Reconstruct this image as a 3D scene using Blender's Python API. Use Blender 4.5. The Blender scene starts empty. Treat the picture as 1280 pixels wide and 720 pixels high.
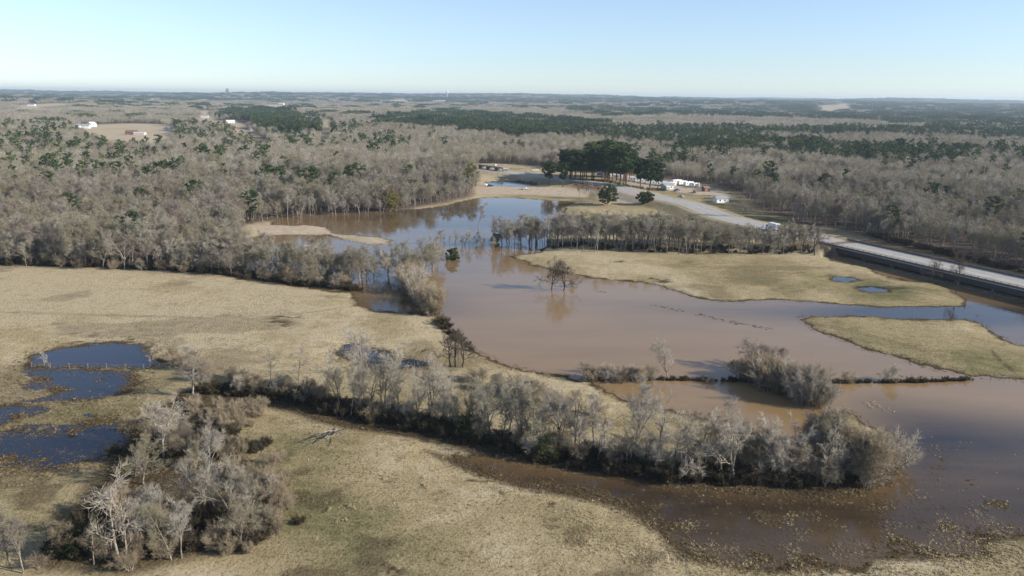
import bpy, math, random
import numpy as np
from mathutils import Matrix, Vector

SC = bpy.context.scene
COL = SC.collection
random.seed(7)
RNG = np.random.default_rng(11)

# ------------------------------------------------------------------ camera
FPX, CAM_H = 949.0, 60.0
PITCH = math.atan(238 / FPX)
ROLL = math.radians(0.63)
cp, sp, cr, sr = math.cos(PITCH), math.sin(PITCH), math.cos(ROLL), math.sin(ROLL)
f_ = Vector((0, cp, -sp)); u_ = Vector((0, sp, cp)); r_ = Vector((1, 0, 0))
cx_ = r_ * cr + u_ * sr
cy_ = -r_ * sr + u_ * cr
cam_data = bpy.data.cameras.new('camera')
cam = bpy.data.objects.new('camera', cam_data)
COL.objects.link(cam)
m = Matrix.Identity(4)
for i, a in enumerate((cx_, cy_, -f_)):
    for k in range(3):
        m[k][i] = a[k]
m[2][3] = CAM_H
cam.matrix_world = m
cam_data.sensor_width = 36
cam_data.lens = 36 * FPX / 1280
cam_data.clip_start = 1
cam_data.clip_end = 60000
SC.camera = cam

# ------------------------------------------------------------------ sky, sun, exposure
SUN_EL = math.radians(24)
SUN_XY = Vector((0.967, -0.255)).normalized()
world = bpy.data.worlds.new('World')
SC.world = world
world.use_nodes = True
nt = world.node_tree
bg = nt.nodes['Background']
sky = nt.nodes.new('ShaderNodeTexSky')
sky.sky_type = 'NISHITA'
sky.sun_disc = False
sky.sun_elevation = SUN_EL
sky.sun_rotation = math.atan2(SUN_XY.x, SUN_XY.y)
sky.altitude = 100
sky.air_density = 1.0
sky.dust_density = 0.0
sky.ozone_density = 5.5
tint = nt.nodes.new('ShaderNodeMix'); tint.data_type = 'RGBA'; tint.blend_type = 'MULTIPLY'
tint.inputs[0].default_value = 1.0; tint.inputs[7].default_value = (0.98, 1.0, 1.05, 1)
hsv = nt.nodes.new('ShaderNodeHueSaturation'); hsv.inputs['Saturation'].default_value = 0.76
nt.links.new(sky.outputs[0], hsv.inputs['Color'])
nt.links.new(hsv.outputs[0], tint.inputs[6])
nt.links.new(tint.outputs[2], bg.inputs[0])
bg.inputs[1].default_value = 0.097
sun_data = bpy.data.lights.new('sun', 'SUN')
sun_data.energy = 4.2
sun_data.angle = math.radians(0.5)
sun_data.color = (1.0, 0.93, 0.82)
sun = bpy.data.objects.new('sun', sun_data)
COL.objects.link(sun)
sdir = Vector((SUN_XY.x * math.cos(SUN_EL), SUN_XY.y * math.cos(SUN_EL), math.sin(SUN_EL)))
sun.rotation_euler = sdir.to_track_quat('Z', 'Y').to_euler()
sun.location = (200, -50, 150)
vs = SC.view_settings
vs.view_transform = 'Standard'
vs.look = 'None'
vs.gamma = 1
vs.use_curve_mapping = False
vs.exposure = 0.84
try:
    SC.cycles.use_denoising = True
    SC.cycles.use_adaptive_sampling = False
    SC.cycles.max_bounces = 5
    SC.cycles.diffuse_bounces = 2
    SC.cycles.glossy_bounces = 2
    SC.cycles.volume_bounces = 0
    SC.cycles.transmission_bounces = 2
except Exception:
    pass


# ------------------------------------------------------------------ helpers
def P(px, py, z=0.0):
    """a point of the photograph (1280 x 720) on the level z"""
    x, y = px - 640, 360 - py
    xr, yr = cr * x - sr * y, sr * x + cr * y
    d = r_ * xr + u_ * yr + f_ * FPX
    t = (z - CAM_H) / d.z
    return np.array([d.x * t, d.y * t])


def top_height(px, base, top, z0=0.0):
    y = P(px, base, z0)[1]
    lo, hi = 0.0, 80.0
    for _ in range(40):
        mid = (lo + hi) / 2
        if P(px, top, mid)[1] > y:
            lo = mid
        else:
            hi = mid
    return lo - z0


def poly(pts, z=0.0):
    return np.array([P(a, b, z) for a, b in pts])


def _hash(ix, iy, s):
    h = (ix.astype(np.int64) * 374761393 + iy.astype(np.int64) * 668265263 + s * 974634777) & 0x7fffffff
    h = ((h ^ (h >> 13)) * 1274126177) & 0x7fffffff
    return ((h ^ (h >> 16)) & 0xffff) / 65535.0


def noise(x, y, s=0):
    x = np.asarray(x, float); y = np.asarray(y, float)
    ix, iy = np.floor(x), np.floor(y)
    fx, fy = x - ix, y - iy
    fx, fy = fx * fx * (3 - 2 * fx), fy * fy * (3 - 2 * fy)
    a, b = _hash(ix, iy, s), _hash(ix + 1, iy, s)
    c, d = _hash(ix, iy + 1, s), _hash(ix + 1, iy + 1, s)
    return (a * (1 - fx) + b * fx) * (1 - fy) + (c * (1 - fx) + d * fx) * fy


def fbm(x, y, s=0, o=4):
    v, a, t = 0, 0.5, 0
    for k in range(o):
        v = v + a * noise(x * 2 ** k, y * 2 ** k, s + k * 17); t += a; a *= 0.5
    return v / t


def sstep(a, b, x):
    t = np.clip((np.asarray(x, float) - a) / (b - a), 0, 1)
    return t * t * (3 - 2 * t)


def inside(pl, x, y):
    r = np.zeros(np.shape(x), bool)
    n = len(pl)
    for i in range(n):
        (x0, y0), (x1, y1) = pl[i], pl[(i + 1) % n]
        c = (y0 > y) != (y1 > y)
        if y1 != y0:
            r ^= c & (x < (x1 - x0) * (y - y0) / (y1 - y0) + x0)
    return r


def dist_line(pl, x, y, closed=True):
    d = np.full(np.shape(x), 1e9)
    n = len(pl)
    for i in range(n if closed else n - 1):
        (x0, y0), (x1, y1) = pl[i], pl[(i + 1) % n]
        dx, dy = x1 - x0, y1 - y0
        L = dx * dx + dy * dy + 1e-9
        t = np.clip(((x - x0) * dx + (y - y0) * dy) / L, 0, 1)
        d = np.minimum(d, np.hypot(x - x0 - t * dx, y - y0 - t * dy))
    return d


def sdist(pl, x, y):
    """positive inside"""
    d = dist_line(pl, x, y)
    return np.where(inside(pl, x, y), d, -d)


def tag(o, label=None, cat=None, group=None, kind=None):
    if label: o['label'] = label
    if cat: o['category'] = cat
    if group: o['group'] = group
    if kind: o['kind'] = kind
    return o


def link(name, me, parent=None, loc=None):
    o = bpy.data.objects.new(name, me)
    COL.objects.link(o)
    if parent is not None: o.parent = parent
    if loc is not None: o.location = loc
    return o


def empty(name, loc, rz=0.0, label=None, cat=None, group=None):
    o = bpy.data.objects.new(name, None)
    COL.objects.link(o)
    o.empty_display_size = 0.5
    o.location = loc
    o.rotation_euler = (0, 0, rz)
    return tag(o, label, cat, group)


def copy_tree(o, parent=None):
    c = o.copy()
    COL.objects.link(c)
    if parent is not None: c.parent = parent
    for ch in o.children:
        copy_tree(ch, c)
    return c


def np_mesh(name, V, groups):
    """groups: list of (faces n x k, material)"""
    me = bpy.data.meshes.new(name)
    V = np.asarray(V, np.float32)
    me.vertices.add(len(V))
    me.vertices.foreach_set('co', V.ravel())
    tot, idx, mi = [], [], []
    for k, (F, mat) in enumerate(groups):
        F = np.asarray(F, np.int32)
        me.materials.append(mat)
        if len(F) == 0: continue
        idx.append(F.ravel()); tot.append(np.full(len(F), F.shape[1], np.int32)); mi.append(np.full(len(F), k, np.int32))
    idx = np.concatenate(idx); tot = np.concatenate(tot); mi = np.concatenate(mi)
    me.loops.add(len(idx)); me.loops.foreach_set('vertex_index', idx)
    me.polygons.add(len(tot))
    me.polygons.foreach_set('loop_start', np.concatenate([[0], np.cumsum(tot)[:-1]]).astype(np.int32))
    me.polygons.foreach_set('material_index', mi)
    me.update(calc_edges=True)
    me.validate()
    return me


class MB:
    """boxes, prisms and tubes gathered into one mesh"""
    def __init__(self): self.v, self.f = [], []
    def add(self, vs, fs):
        b = len(self.v); self.v += [tuple(a) for a in vs]; self.f += [tuple(i + b for i in f) for f in fs]; return self
    def box(self, x0, x1, y0, y1, z0, z1):
        vs = [(x, y, z) for z in (z0, z1) for x, y in ((x0, y0), (x1, y0), (x1, y1), (x0, y1))]
        return self.add(vs, [(3, 2, 1, 0), (4, 5, 6, 7), (0, 1, 5, 4), (1, 2, 6, 5), (2, 3, 7, 6), (3, 0, 4, 7)])
    def prism(self, prof, y0, y1):
        """profile in x, z pulled along y"""
        n = len(prof)
        vs = [(x, y0, z) for x, z in prof] + [(x, y1, z) for x, z in prof]
        fs = [tuple(range(n)), tuple(range(2 * n - 1, n - 1, -1))] + [(i, i + n, (i + 1) % n + n, (i + 1) % n) for i in range(n)]
        return self.add(vs, fs)
    def tube(self, p, q, r0, r1=None, n=10):
        r1 = r0 if r1 is None else r1
        p, q = Vector(p), Vector(q); d = (q - p).normalized()
        a = d.orthogonal().normalized(); b = d.cross(a)
        vs = []
        for c, r in ((p, r0), (q, r1)):
            for i in range(n):
                t = 2 * math.pi * i / n; vs.append(c + a * math.cos(t) * r + b * math.sin(t) * r)
        fs = [tuple(range(n - 1, -1, -1)), tuple(range(n, 2 * n))] + [(i, (i + 1) % n, (i + 1) % n + n, i + n) for i in range(n)]
        return self.add(vs, fs)
    def lathe(self, prof, n=24):
        vs = [(r * math.cos(2 * math.pi * i / n), r * math.sin(2 * math.pi * i / n), z) for r, z in prof for i in range(n)]
        fs = [(j * n + i, j * n + (i + 1) % n, (j + 1) * n + (i + 1) % n, (j + 1) * n + i) for j in range(len(prof) - 1) for i in range(n)]
        return self.add(vs, fs)
    def build(self, name, mat, parent=None, bevel=0.0, smooth=False):
        me = bpy.data.meshes.new(name)
        me.from_pydata(self.v, [], self.f)
        me.materials.append(mat)
        o = link(name, me, parent)
        if bevel:
            b = o.modifiers.new('bevel', 'BEVEL'); b.width = bevel; b.segments = 2; b.limit_method = 'ANGLE'
        if smooth:
            for p in me.polygons: p.use_smooth = True
        return o


# ------------------------------------------------------------------ materials
def new_mat(name):
    mt = bpy.data.materials.new(name); mt.use_nodes = True
    t = mt.node_tree; t.nodes.clear()
    out = t.nodes.new('ShaderNodeOutputMaterial')
    return mt, t, out


def N(t, typ, **kw):
    n = t.nodes.new(typ)
    for k, v in kw.items():
        if k.startswith('i_'):
            n.inputs[int(k[2:]) if k[2:].isdigit() else k[2:]].default_value = v
        else: setattr(n, k, v)
    return n


def ramp(t, stops, src=None, mode='LINEAR'):
    n = t.nodes.new('ShaderNodeValToRGB'); n.color_ramp.interpolation = mode
    e = n.color_ramp.elements
    while len(e) < len(stops): e.new(0.5)
    for k, (p, c) in enumerate(stops):
        e[k].position = p; e[k].color = (*c, 1) if len(c) == 3 else c
    if src is not None: t.links.new(src, n.inputs[0])
    return n


def mix(t, fac, a, b, mode='MIX'):
    n = t.nodes.new('ShaderNodeMix'); n.data_type = 'RGBA'; n.blend_type = mode
    for s, v in ((0, fac), (6, a), (7, b)):
        if hasattr(v, 'links'): t.links.new(v, n.inputs[s])
        elif isinstance(v, (int, float)): n.inputs[s].default_value = v
        else: n.inputs[s].default_value = (*v, 1)
    return n.outputs[2]


def mth(t, op, a, b=None, c=None):
    n = t.nodes.new('ShaderNodeMath'); n.operation = op
    for s, v in ((0, a), (1, b), (2, c)):
        if v is None: continue
        if hasattr(v, 'links'): t.links.new(v, n.inputs[s])
        else: n.inputs[s].default_value = v
    return n.outputs[0]


def tex_noise(t, scale, vec=None, detail=4, rough=0.6):
    n = N(t, 'ShaderNodeTexNoise'); n.inputs['Scale'].default_value = scale
    n.inputs['Detail'].default_value = detail; n.inputs['Roughness'].default_value = rough
    if vec is not None: t.links.new(vec, n.inputs['Vector'])
    return n.outputs[0]


def foliage_mat(name, stops, stand=0.02, spread=0.35, transl=0.0):
    """matt colour that differs from plant to plant and from stand to stand"""
    mt, t, out = new_mat(name)
    info = N(t, 'ShaderNodeObjectInfo'); geo = N(t, 'ShaderNodeNewGeometry')
    big = tex_noise(t, stand, geo.outputs['Position'], 2, 0.5)
    v = mth(t, 'ADD', mth(t, 'MULTIPLY', info.outputs['Random'], spread),
            mth(t, 'MULTIPLY', mth(t, 'SUBTRACT', big, 0.25), 1.0 - spread + 0.35))
    c = ramp(t, stops, v).outputs[0]
    fine = tex_noise(t, 1.3, geo.outputs['Position'], 2)
    c = mix(t, 1.0, c, ramp(t, [(0.3, (0.72, 0.72, 0.72)), (0.7, (1.25, 1.22, 1.18))], fine).outputs[0], 'MULTIPLY')
    if 'bark' in name:
        c = mix(t, 1.0, c, ramp(t, [(0.38, (0.45, 0.43, 0.4)), (0.55, (1.05, 1.05, 1.05))], tex_noise(t, 2.4, geo.outputs['Position'], 4, 0.7)).outputs[0], 'MULTIPLY')
    d = N(t, 'ShaderNodeBsdfDiffuse'); t.links.new(c, d.inputs[0])
    if transl:
        tr = N(t, 'ShaderNodeBsdfTranslucent'); t.links.new(c, tr.inputs[0])
        mx = N(t, 'ShaderNodeMixShader', i_0=transl); t.links.new(d.outputs[0], mx.inputs[1]); t.links.new(tr.outputs[0], mx.inputs[2])
        t.links.new(mx.outputs[0], out.inputs[0])
    else:
        t.links.new(d.outputs[0], out.inputs[0])
    return mt


def plain(name, col, rough=0.6, vary=0.12, scale=2.0, metal=0.0, spec=0.4):
    mt, t, out = new_mat(name)
    co = N(t, 'ShaderNodeTexCoord')
    n = tex_noise(t, scale, co.outputs['Object'], 5)
    lo = tuple(c * (1 - vary) for c in col); hi = tuple(min(1, c * (1 + vary)) for c in col)
    b = N(t, 'ShaderNodeBsdfPrincipled'); b.inputs['Roughness'].default_value = rough
    b.inputs['Metallic'].default_value = metal; b.inputs['Specular IOR Level'].default_value = spec
    t.links.new(ramp(t, [(0.3, lo), (0.7, hi)], n).outputs[0], b.inputs['Base Color'])
    t.links.new(b.outputs[0], out.inputs[0])
    return mt


M_TWIG = foliage_mat('bare_twigs', [(0.0, (0.14, 0.115, 0.10)), (0.2, (0.27, 0.24, 0.20)), (0.38, (0.255, 0.238, 0.16)), (0.52, (0.36, 0.335, 0.29)), (0.68, (0.22, 0.178, 0.15)), (0.82, (0.29, 0.265, 0.195)), (1.0, (0.43, 0.405, 0.36))])
M_TWIG_PALE = foliage_mat('pale_twigs', [(0.0, (0.34, 0.295, 0.235)), (0.5, (0.46, 0.415, 0.345)), (1.0, (0.38, 0.33, 0.26))])
M_BARK = foliage_mat('bark', [(0.0, (0.16, 0.13, 0.105)), (0.5, (0.26, 0.225, 0.19)), (1.0, (0.38, 0.35, 0.31))], spread=0.7)
M_BARK_DARK = foliage_mat('dark_bark', [(0.0, (0.06, 0.05, 0.042)), (1.0, (0.10, 0.085, 0.07))], spread=0.7)
M_TWIG_DARK = foliage_mat('dark_twigs', [(0.0, (0.10, 0.084, 0.07)), (1.0, (0.155, 0.13, 0.11))])
M_BARK_PALE = foliage_mat('pale_bark', [(0.0, (0.25, 0.225, 0.19)), (1.0, (0.38, 0.35, 0.30))], spread=0.7)
M_SHRUB = foliage_mat('shrub_twigs', [(0.0, (0.23, 0.18, 0.125)), (0.5, (0.335, 0.28, 0.195)), (1.0, (0.39, 0.34, 0.265))])
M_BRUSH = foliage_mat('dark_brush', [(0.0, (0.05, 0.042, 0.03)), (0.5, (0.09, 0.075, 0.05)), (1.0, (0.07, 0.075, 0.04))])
M_PINE = foliage_mat('pine_needles', [(0.0, (0.035, 0.06, 0.032)), (0.5, (0.07, 0.105, 0.045)), (1.0, (0.13, 0.155, 0.06))], spread=0.7, transl=0.15)
M_OLIVE = foliage_mat('evergreen_leaves', [(0.0, (0.05, 0.07, 0.025)), (1.0, (0.09, 0.105, 0.035))], transl=0.15)
M_DARKLEAF = foliage_mat('dark_evergreen_leaves', [(0.0, (0.022, 0.03, 0.014)), (1.0, (0.04, 0.048, 0.022))], transl=0.1)
M_GOLD = foliage_mat('yellow_green_leaves', [(0.0, (0.17, 0.16, 0.055)), (1.0, (0.24, 0.21, 0.08))], transl=0.15)
M_PINEBARK = foliage_mat('pine_bark', [(0.0, (0.13, 0.085, 0.06)), (1.0, (0.2, 0.14, 0.1))], spread=0.7)
M_STRAW = foliage_mat('straw', [(0.0, (0.36, 0.29, 0.17)), (0.5, (0.47, 0.39, 0.24)), (1.0, (0.56, 0.48, 0.32))], spread=0.5, stand=0.15)
M_WEED = foliage_mat('drowned_weeds', [(0.0, (0.09, 0.062, 0.034)), (0.45, (0.19, 0.14, 0.075)), (1.0, (0.34, 0.265, 0.155))], spread=0.1, stand=0.3)
M_TUSSOCK = foliage_mat('tussock_grass', [(0.0, (0.15, 0.14, 0.06)), (0.5, (0.24, 0.20, 0.10)), (1.0, (0.36, 0.30, 0.17))], spread=0.1, stand=0.12)
M_DEAD = foliage_mat('weathered_wood', [(0.0, (0.24, 0.21, 0.175)), (1.0, (0.36, 0.33, 0.28))], spread=0.7)
M_WHITE = plain('white_paint', (0.78, 0.78, 0.76), 0.4, 0.04)
M_CREAM = plain('cream_paint', (0.66, 0.62, 0.54), 0.5, 0.05)
M_GLASS = plain('dark_glass', (0.03, 0.035, 0.045), 0.08, 0.05, spec=0.8)
M_RUBBER = plain('rubber', (0.025, 0.025, 0.025), 0.8)
M_STEEL = plain('galvanised_steel', (0.4, 0.41, 0.42), 0.4, 0.1, metal=0.7)
M_CONC = plain('concrete', (0.36, 0.34, 0.31), 0.85, 0.15, 0.6)
M_CONC_DK = plain('shade_dark_concrete', (0.12, 0.11, 0.10), 0.85, 0.2, 0.6)  # concrete colour darkened for the bridge's shaded side; piers and joints share it
M_GIRDER = plain('shade_dark_steel', (0.045, 0.04, 0.037), 0.8, 0.25, 0.8)  # girder colour darkened to deepen the shade on the bridge side
M_ROOF = plain('grey_metal_roof', (0.30, 0.31, 0.32), 0.45, 0.1)
M_RUST = plain('rust_brown_boards', (0.22, 0.10, 0.065), 0.8, 0.2)
M_REDROOF = plain('brown_roof', (0.20, 0.13, 0.10), 0.8, 0.15)
M_POST = plain('fence_wood', (0.20, 0.17, 0.14), 0.9, 0.2)
M_GREYPAINT = plain('grey_paint', (0.25, 0.26, 0.28), 0.4, 0.05)
M_BLACKPAINT = plain('black_paint', (0.02, 0.02, 0.022), 0.3, 0.05)
M_SILVER = plain('silver_paint', (0.5, 0.5, 0.5), 0.3, 0.05, metal=0.4)
M_REDPAINT = plain('red_paint', (0.35, 0.03, 0.025), 0.35, 0.05)
M_BLUEPAINT = plain('blue_paint', (0.04, 0.08, 0.2), 0.35, 0.05)
M_LINE = plain('road_paint', (0.7, 0.7, 0.66), 0.7, 0.15)

# ------------------------------------------------------------------ layout of land and water (outlines read off the photograph, laid on the ground)
LAKE = poly([(350, 272), (400, 269), (480, 263), (520, 262), (560, 257), (590, 249), (604, 247.5), (640, 247.5), (680, 250.5), (718, 252.5), (706, 259), (702, 268), (694, 276),
             (688, 290), (682, 308), (672, 316), (634, 320), (665, 331), (690, 338), (715, 343), (740, 348), (800, 353), (830, 360), (860, 370), (890, 375), (925, 378), (960, 375), (1000, 377),
             (1060, 382), (1110, 384), (1150, 385), (1208, 383), (1204, 372), (1188, 362), (1168, 353), (1135, 351), (1100, 342), (1085, 334), (1060, 330), (1045, 327), (1030, 319), (1026, 312),
             (1040, 307), (1090, 300), (1180, 318), (1290, 344), (1440, 385), (1400, 480), (1290, 477), (1220, 471), (1150, 456), (1100, 441), (1060, 429), (1020, 413), (1000, 400), (1010, 395),
             (1060, 395), (1100, 397), (1150, 399), (1210, 399), (1222, 405), (1245, 418), (1265, 430), (1300, 436), (1400, 450), (1500, 520),
             (1420, 690), (1290, 668), (1270, 664), (1235, 668), (1220, 690), (1140, 692), (1090, 694), (1075, 706), (960, 704), (900, 697), (860, 685), (835, 658), (800, 640), (760, 622), (700, 608), (640, 597), (600, 584),
             (570, 572), (610, 572), (700, 588), (800, 604), (900, 616), (1000, 622), (1080, 622), (1118, 600), (1118, 545), (1060, 515), (1020, 520), (1012, 540), (990, 547), (940, 541), (870, 521), (800, 505),
             (760, 491), (742, 477), (700, 470), (640, 458), (600, 443), (566, 420), (549, 402), (546, 396), (520, 392), (470, 388), (448, 380), (442, 366), (400, 362), (350, 354), (302, 348), (310, 322), (305, 298), (345, 294), (410, 294), (428, 300), (475, 306), (490, 300), (470, 296), (420, 292), (400, 283), (340, 281)])
PONDS = [poly(p) for p in (
    [(40, 444), (80, 434), (130, 429), (172, 431), (190, 440), (196, 452), (186, 460), (110, 459), (38, 457)],
    [(36, 462), (110, 463), (165, 465), (172, 476), (152, 492), (110, 499), (72, 495), (58, 482)],
    [(-30, 508), (20, 507), (42, 510), (30, 516), (8, 524), (-30, 526)],
    [(-40, 542), (30, 543), (72, 545), (108, 531), (152, 524), (160, 548), (132, 572), (92, 578), (62, 586), (28, 576), (-40, 572)],
    [(424, 440), (446, 434), (474, 440), (500, 449), (530, 456), (500, 460), (470, 458), (440, 450)],
    [(1040, 345.5), (1062, 346), (1070, 350), (1056, 352), (1044, 350)],
    [(1074, 361), (1090, 359), (1106, 362), (1108, 365), (1090, 366), (1078, 364)],
    [(608, 228), (625, 226.5), (645, 227), (662, 229), (672, 231), (658, 233), (630, 232.5), (610, 232)])]
SPIT = [poly(p) for p in ([(300, 286), (330, 283.5), (380, 281.5), (408, 284), (412, 290), (380, 293), (330, 293)], [(432, 300), (455, 298), (482, 301), (488, 305), (460, 306)])]
OPEN = poly([(-700, 320), (-100, 331), (0, 334), (100, 336), (200, 340), (300, 348), (318, 344), (302, 300), (298, 284), (340, 277), (400, 271), (470, 267), (520, 261), (560, 254), (590, 247), (597, 235), (592, 215), (596, 207),
             (640, 207), (700, 214), (760, 220), (800, 221), (850, 227), (900, 235), (925, 244), (948, 262), (962, 270), (1000, 280), (1050, 289), (1080, 296), (1280, 340), (1700, 440), (2600, 900), (-1400, 900)])
ROAD_PX = [(602, 210.5), (629, 215.5), (674, 221.5), (720, 227), (751, 231), (790, 241), (822, 249)]
BR_N = np.array([0.9165, 0.400]); BR_S = np.array([-0.400, 0.9165]); BR_C = 246.5   # bridge axis: n.p = BR_C


def br(s, o=0.0):
    p = BR_N * (BR_C + o) + BR_S * s
    return p


# the road: a straight bridge and causeway, then a slow bend towards the far left
ROAD = [br(s) for s in (-140, -60, 0, 60, 120, 170, 215, 260, 300)]
ROAD += [P(a, b, 3.0) for a, b in ((862, 256), (822, 247.5), (790, 239), (751, 230.5), (720, 226.5), (674, 220.5), (629, 215), (602, 210.5), (575, 206.5), (540, 202))]
ROAD = np.array(ROAD)
BRIDGE_S0, BRIDGE_S1 = -150.0, 226.0
CLEAR = [np.array([P(a, b, 12.0 if b > np.mean([q[1] for q in p]) and b > 135 else 0.0) for a, b in p]) for p in (
    [(92, 163), (115, 157), (160, 155), (195, 156), (214, 160), (222, 170), (212, 176), (190, 180), (150, 177), (118, 170)],
    [(276, 152), (292, 151), (330, 166), (345, 176), (325, 178), (300, 166)],
    [(246, 141), (260, 139.5), (264, 143), (250, 144.5)],
    [(392, 172), (402, 166), (406, 150), (410, 150), (412, 168), (404, 176)],
    [(470, 130), (505, 128.5), (512, 131.5), (475, 132)], [(530, 133), (556, 131.5), (560, 134), (535, 134.8)],
    [(1022, 137.5), (1058, 135.8), (1064, 138), (1028, 139.5)],
    [(168, 129), (190, 128), (192, 130), (170, 130.5)], [(262, 128.2), (292, 128.0), (296, 130), (264, 130.6)], [(20, 134), (80, 132), (90, 135), (24, 137)], [(330, 133), (372, 131.5), (380, 134), (336, 136)], [(600, 133), (660, 132.5), (664, 134), (606, 135)], [(246, 146), (262, 144.5), (268, 148), (250, 150)], [(160, 124.5), (190, 124.3), (192, 125.3), (164, 125.6)])]
PINES = [(poly(p, 10.0), w) for p, w in (
    ([(0, 168), (30, 163), (55, 166), (75, 184), (60, 192), (0, 188)], 0.75), ([(118, 172), (150, 168), (180, 188), (176, 196), (130, 190)], 0.6),
    ([(140, 195), (165, 190), (172, 214), (150, 216)], 0.5), ([(192, 192), (235, 190), (256, 196), (250, 214), (200, 214)], 0.6),
    ([(278, 190), (312, 190), (320, 207), (290, 210)], 0.7), ([(320, 194), (368, 194), (372, 210), (330, 208)], 0.55),
    ([(58, 198), (80, 196), (86, 212), (62, 214)], 0.5), ([(255, 200), (270, 197), (275, 214), (258, 214)], 0.4),
    ([(280, 139), (330, 136), (388, 144), (400, 164), (372, 170), (345, 162), (300, 151)], 0.9), ([(404, 160), (470, 150), (480, 158), (420, 168)], 0.45),
    ([(452, 170), (490, 168), (500, 186), (470, 194), (455, 184)], 0.7), ([(470, 148), (560, 138), (650, 145), (730, 150), (735, 166), (650, 170), (560, 160), (500, 158)], 0.8),
    ([(640, 156), (720, 154), (800, 158), (900, 162), (965, 171), (1060, 179), (1198, 191), (1200, 207), (1110, 203), (1030, 199), (960, 191), (880, 187), (800, 176), (720, 168)], 0.62),
    ([(826, 182), (850, 180), (870, 196), (850, 204), (830, 196)], 0.7), ([(700, 138), (860, 136), (1000, 142), (1100, 142), (1280, 152), (1340, 160), (1200, 158), (1080, 150), (900, 146), (760, 146)], 0.6),
    ([(0, 146), (120, 142), (230, 146), (226, 158), (120, 156), (0, 158)], 0.35), ([(190, 158), (270, 152), (275, 170), (225, 172)], 0.5))]
MARSH = poly([(530, 566), (590, 592), (650, 612), (740, 628), (780, 640), (820, 668), (850, 702), (960, 718), (1070, 713), (1095, 702), (1225, 697), (1245, 678), (1300, 676), (1420, 700), (1500, 560), (1130, 520), (1115, 620), (900, 620), (700, 592)])


MARSH2 = poly([(-60, 450), (40, 462), (170, 462), (200, 480), (160, 520), (170, 560), (100, 592), (-60, 600)])
MARSH3 = poly([(395, 430), (440, 424), (500, 436), (590, 455), (560, 470), (480, 468), (410, 456)])


def road_d(x, y):
    return dist_line(ROAD, x, y, False)


def hills(x, y):
    d = np.hypot(x, y)
    h = sstep(700, 2600, d) * 9 * (fbm(x / 900, y / 900, 5, 3) - 0.45)
    h = h + sstep(2500, 9500, d) * (28 + 150 * (fbm(x / 2600 + 3, y / 2600, 9, 4) - 0.42))
    h = h + sstep(8500, 14500, d) * 40
    return h


def land(x, y):
    """height of the ground, distance to the shore (positive on land)"""
    x = np.asarray(x, float); y = np.asarray(y, float)
    z = 0.55 + hills(x, y) + 0.9 * sstep(450, 900, np.hypot(x, y))
    s = np.full(x.shape, 60.0)
    k = (x > -330) & (x < 420) & (y > 40) & (y < 720)
    if k.any():
        xx, yy = x[k], y[k]
        w = sdist(LAKE, xx, yy)
        for q in SPIT: w = np.where(sdist(q, xx, yy) > -6, np.minimum(w, -sdist(q, xx, yy)), w)
        for q in PONDS: w = np.maximum(w, sdist(q, xx, yy))
        sd = -w + 3.6 * (fbm(xx / 6.5, yy / 5.0, 3, 5) - 0.5) * sstep(30, 90, yy) + 1.8 * (fbm(xx / 1.6, yy / 1.6, 33, 2) - 0.5)
        ms = np.maximum(sstep(-3, 5, sdist(MARSH, xx, yy)), 0.85 * sstep(-3, 6, np.maximum(sdist(MARSH2, xx, yy), sdist(MARSH3, xx, yy))))
        zz = np.where(sd > 0, np.clip(sd * 0.07, 0, 0.6), np.clip(sd * 0.11, -1.2, 0))
        zz = zz + 0.16 * (fbm(xx / 14, yy / 14, 21, 4) - 0.5) * sstep(0, 6, sd)
        shallow = np.clip(sd * 0.012, -0.22, 0.3) + 0.50 * (fbm(xx / 3.4, yy / 2.6, 41, 5) - 0.53)
        zz = zz * (1 - ms) + (shallow + np.clip((sd - 5) * 0.035, 0, 0.45)) * ms
        far = sstep(150, 330, np.abs(xx)) * 0 + sstep(430, 640, yy) * sstep(2, 20, sd)
        z[k] = zz + far * 1.2
        s[k] = sd
    rd = road_d(x, y)
    onb = (x * BR_S[0] + y * BR_S[1] < BRIDGE_S1 - 4) & (np.abs(x * BR_N[0] + y * BR_N[1] - BR_C) < 60)
    emb = 3.35 - np.clip(rd - 10.5, 0, 99) * 0.33
    emb = np.where(onb, -9, emb)
    far_road = sstep(640, 760, np.hypot(x, y))
    z = np.maximum(z, emb * (1 - far_road) - 9 * far_road)
    return z, s


def gz(x, y):
    return float(land(np.array([x]), np.array([y]))[0][0])


# ------------------------------------------------------------------ ground sheet
def axis(lo, hi, core0, core1, step, grow):
    a = [core0]
    while a[-1] < core1: a.append(a[-1] + step)
    while a[-1] < hi: a.append(a[-1] + max(step, grow * (a[-1] - core1 + step / grow)))
    b = [core0]
    while b[-1] > lo: b.append(b[-1] - max(step, grow * (core0 - b[-1] + step / grow)))
    return np.array(sorted(set(a + b)))


gx = axis(-16000, 16000, -85, 90, 0.5, 0.016)
gy = axis(-3000, 17000, 82, 190, 0.5, 0.012)
X, Y = np.meshgrid(gx, gy)
xf, yf = X.ravel(), Y.ravel()
Z, SD = land(xf, yf)
nx, ny = len(gx), len(gy)
ii = (np.arange(ny - 1)[:, None] * nx + np.arange(nx - 1)[None]).ravel()
F = np.stack([ii, ii + 1, ii + nx + 1, ii + nx], 1)


def smooth_in(p, x, y, a=-4, b=4):
    return sstep(a, b, sdist(p, x, y))


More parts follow.
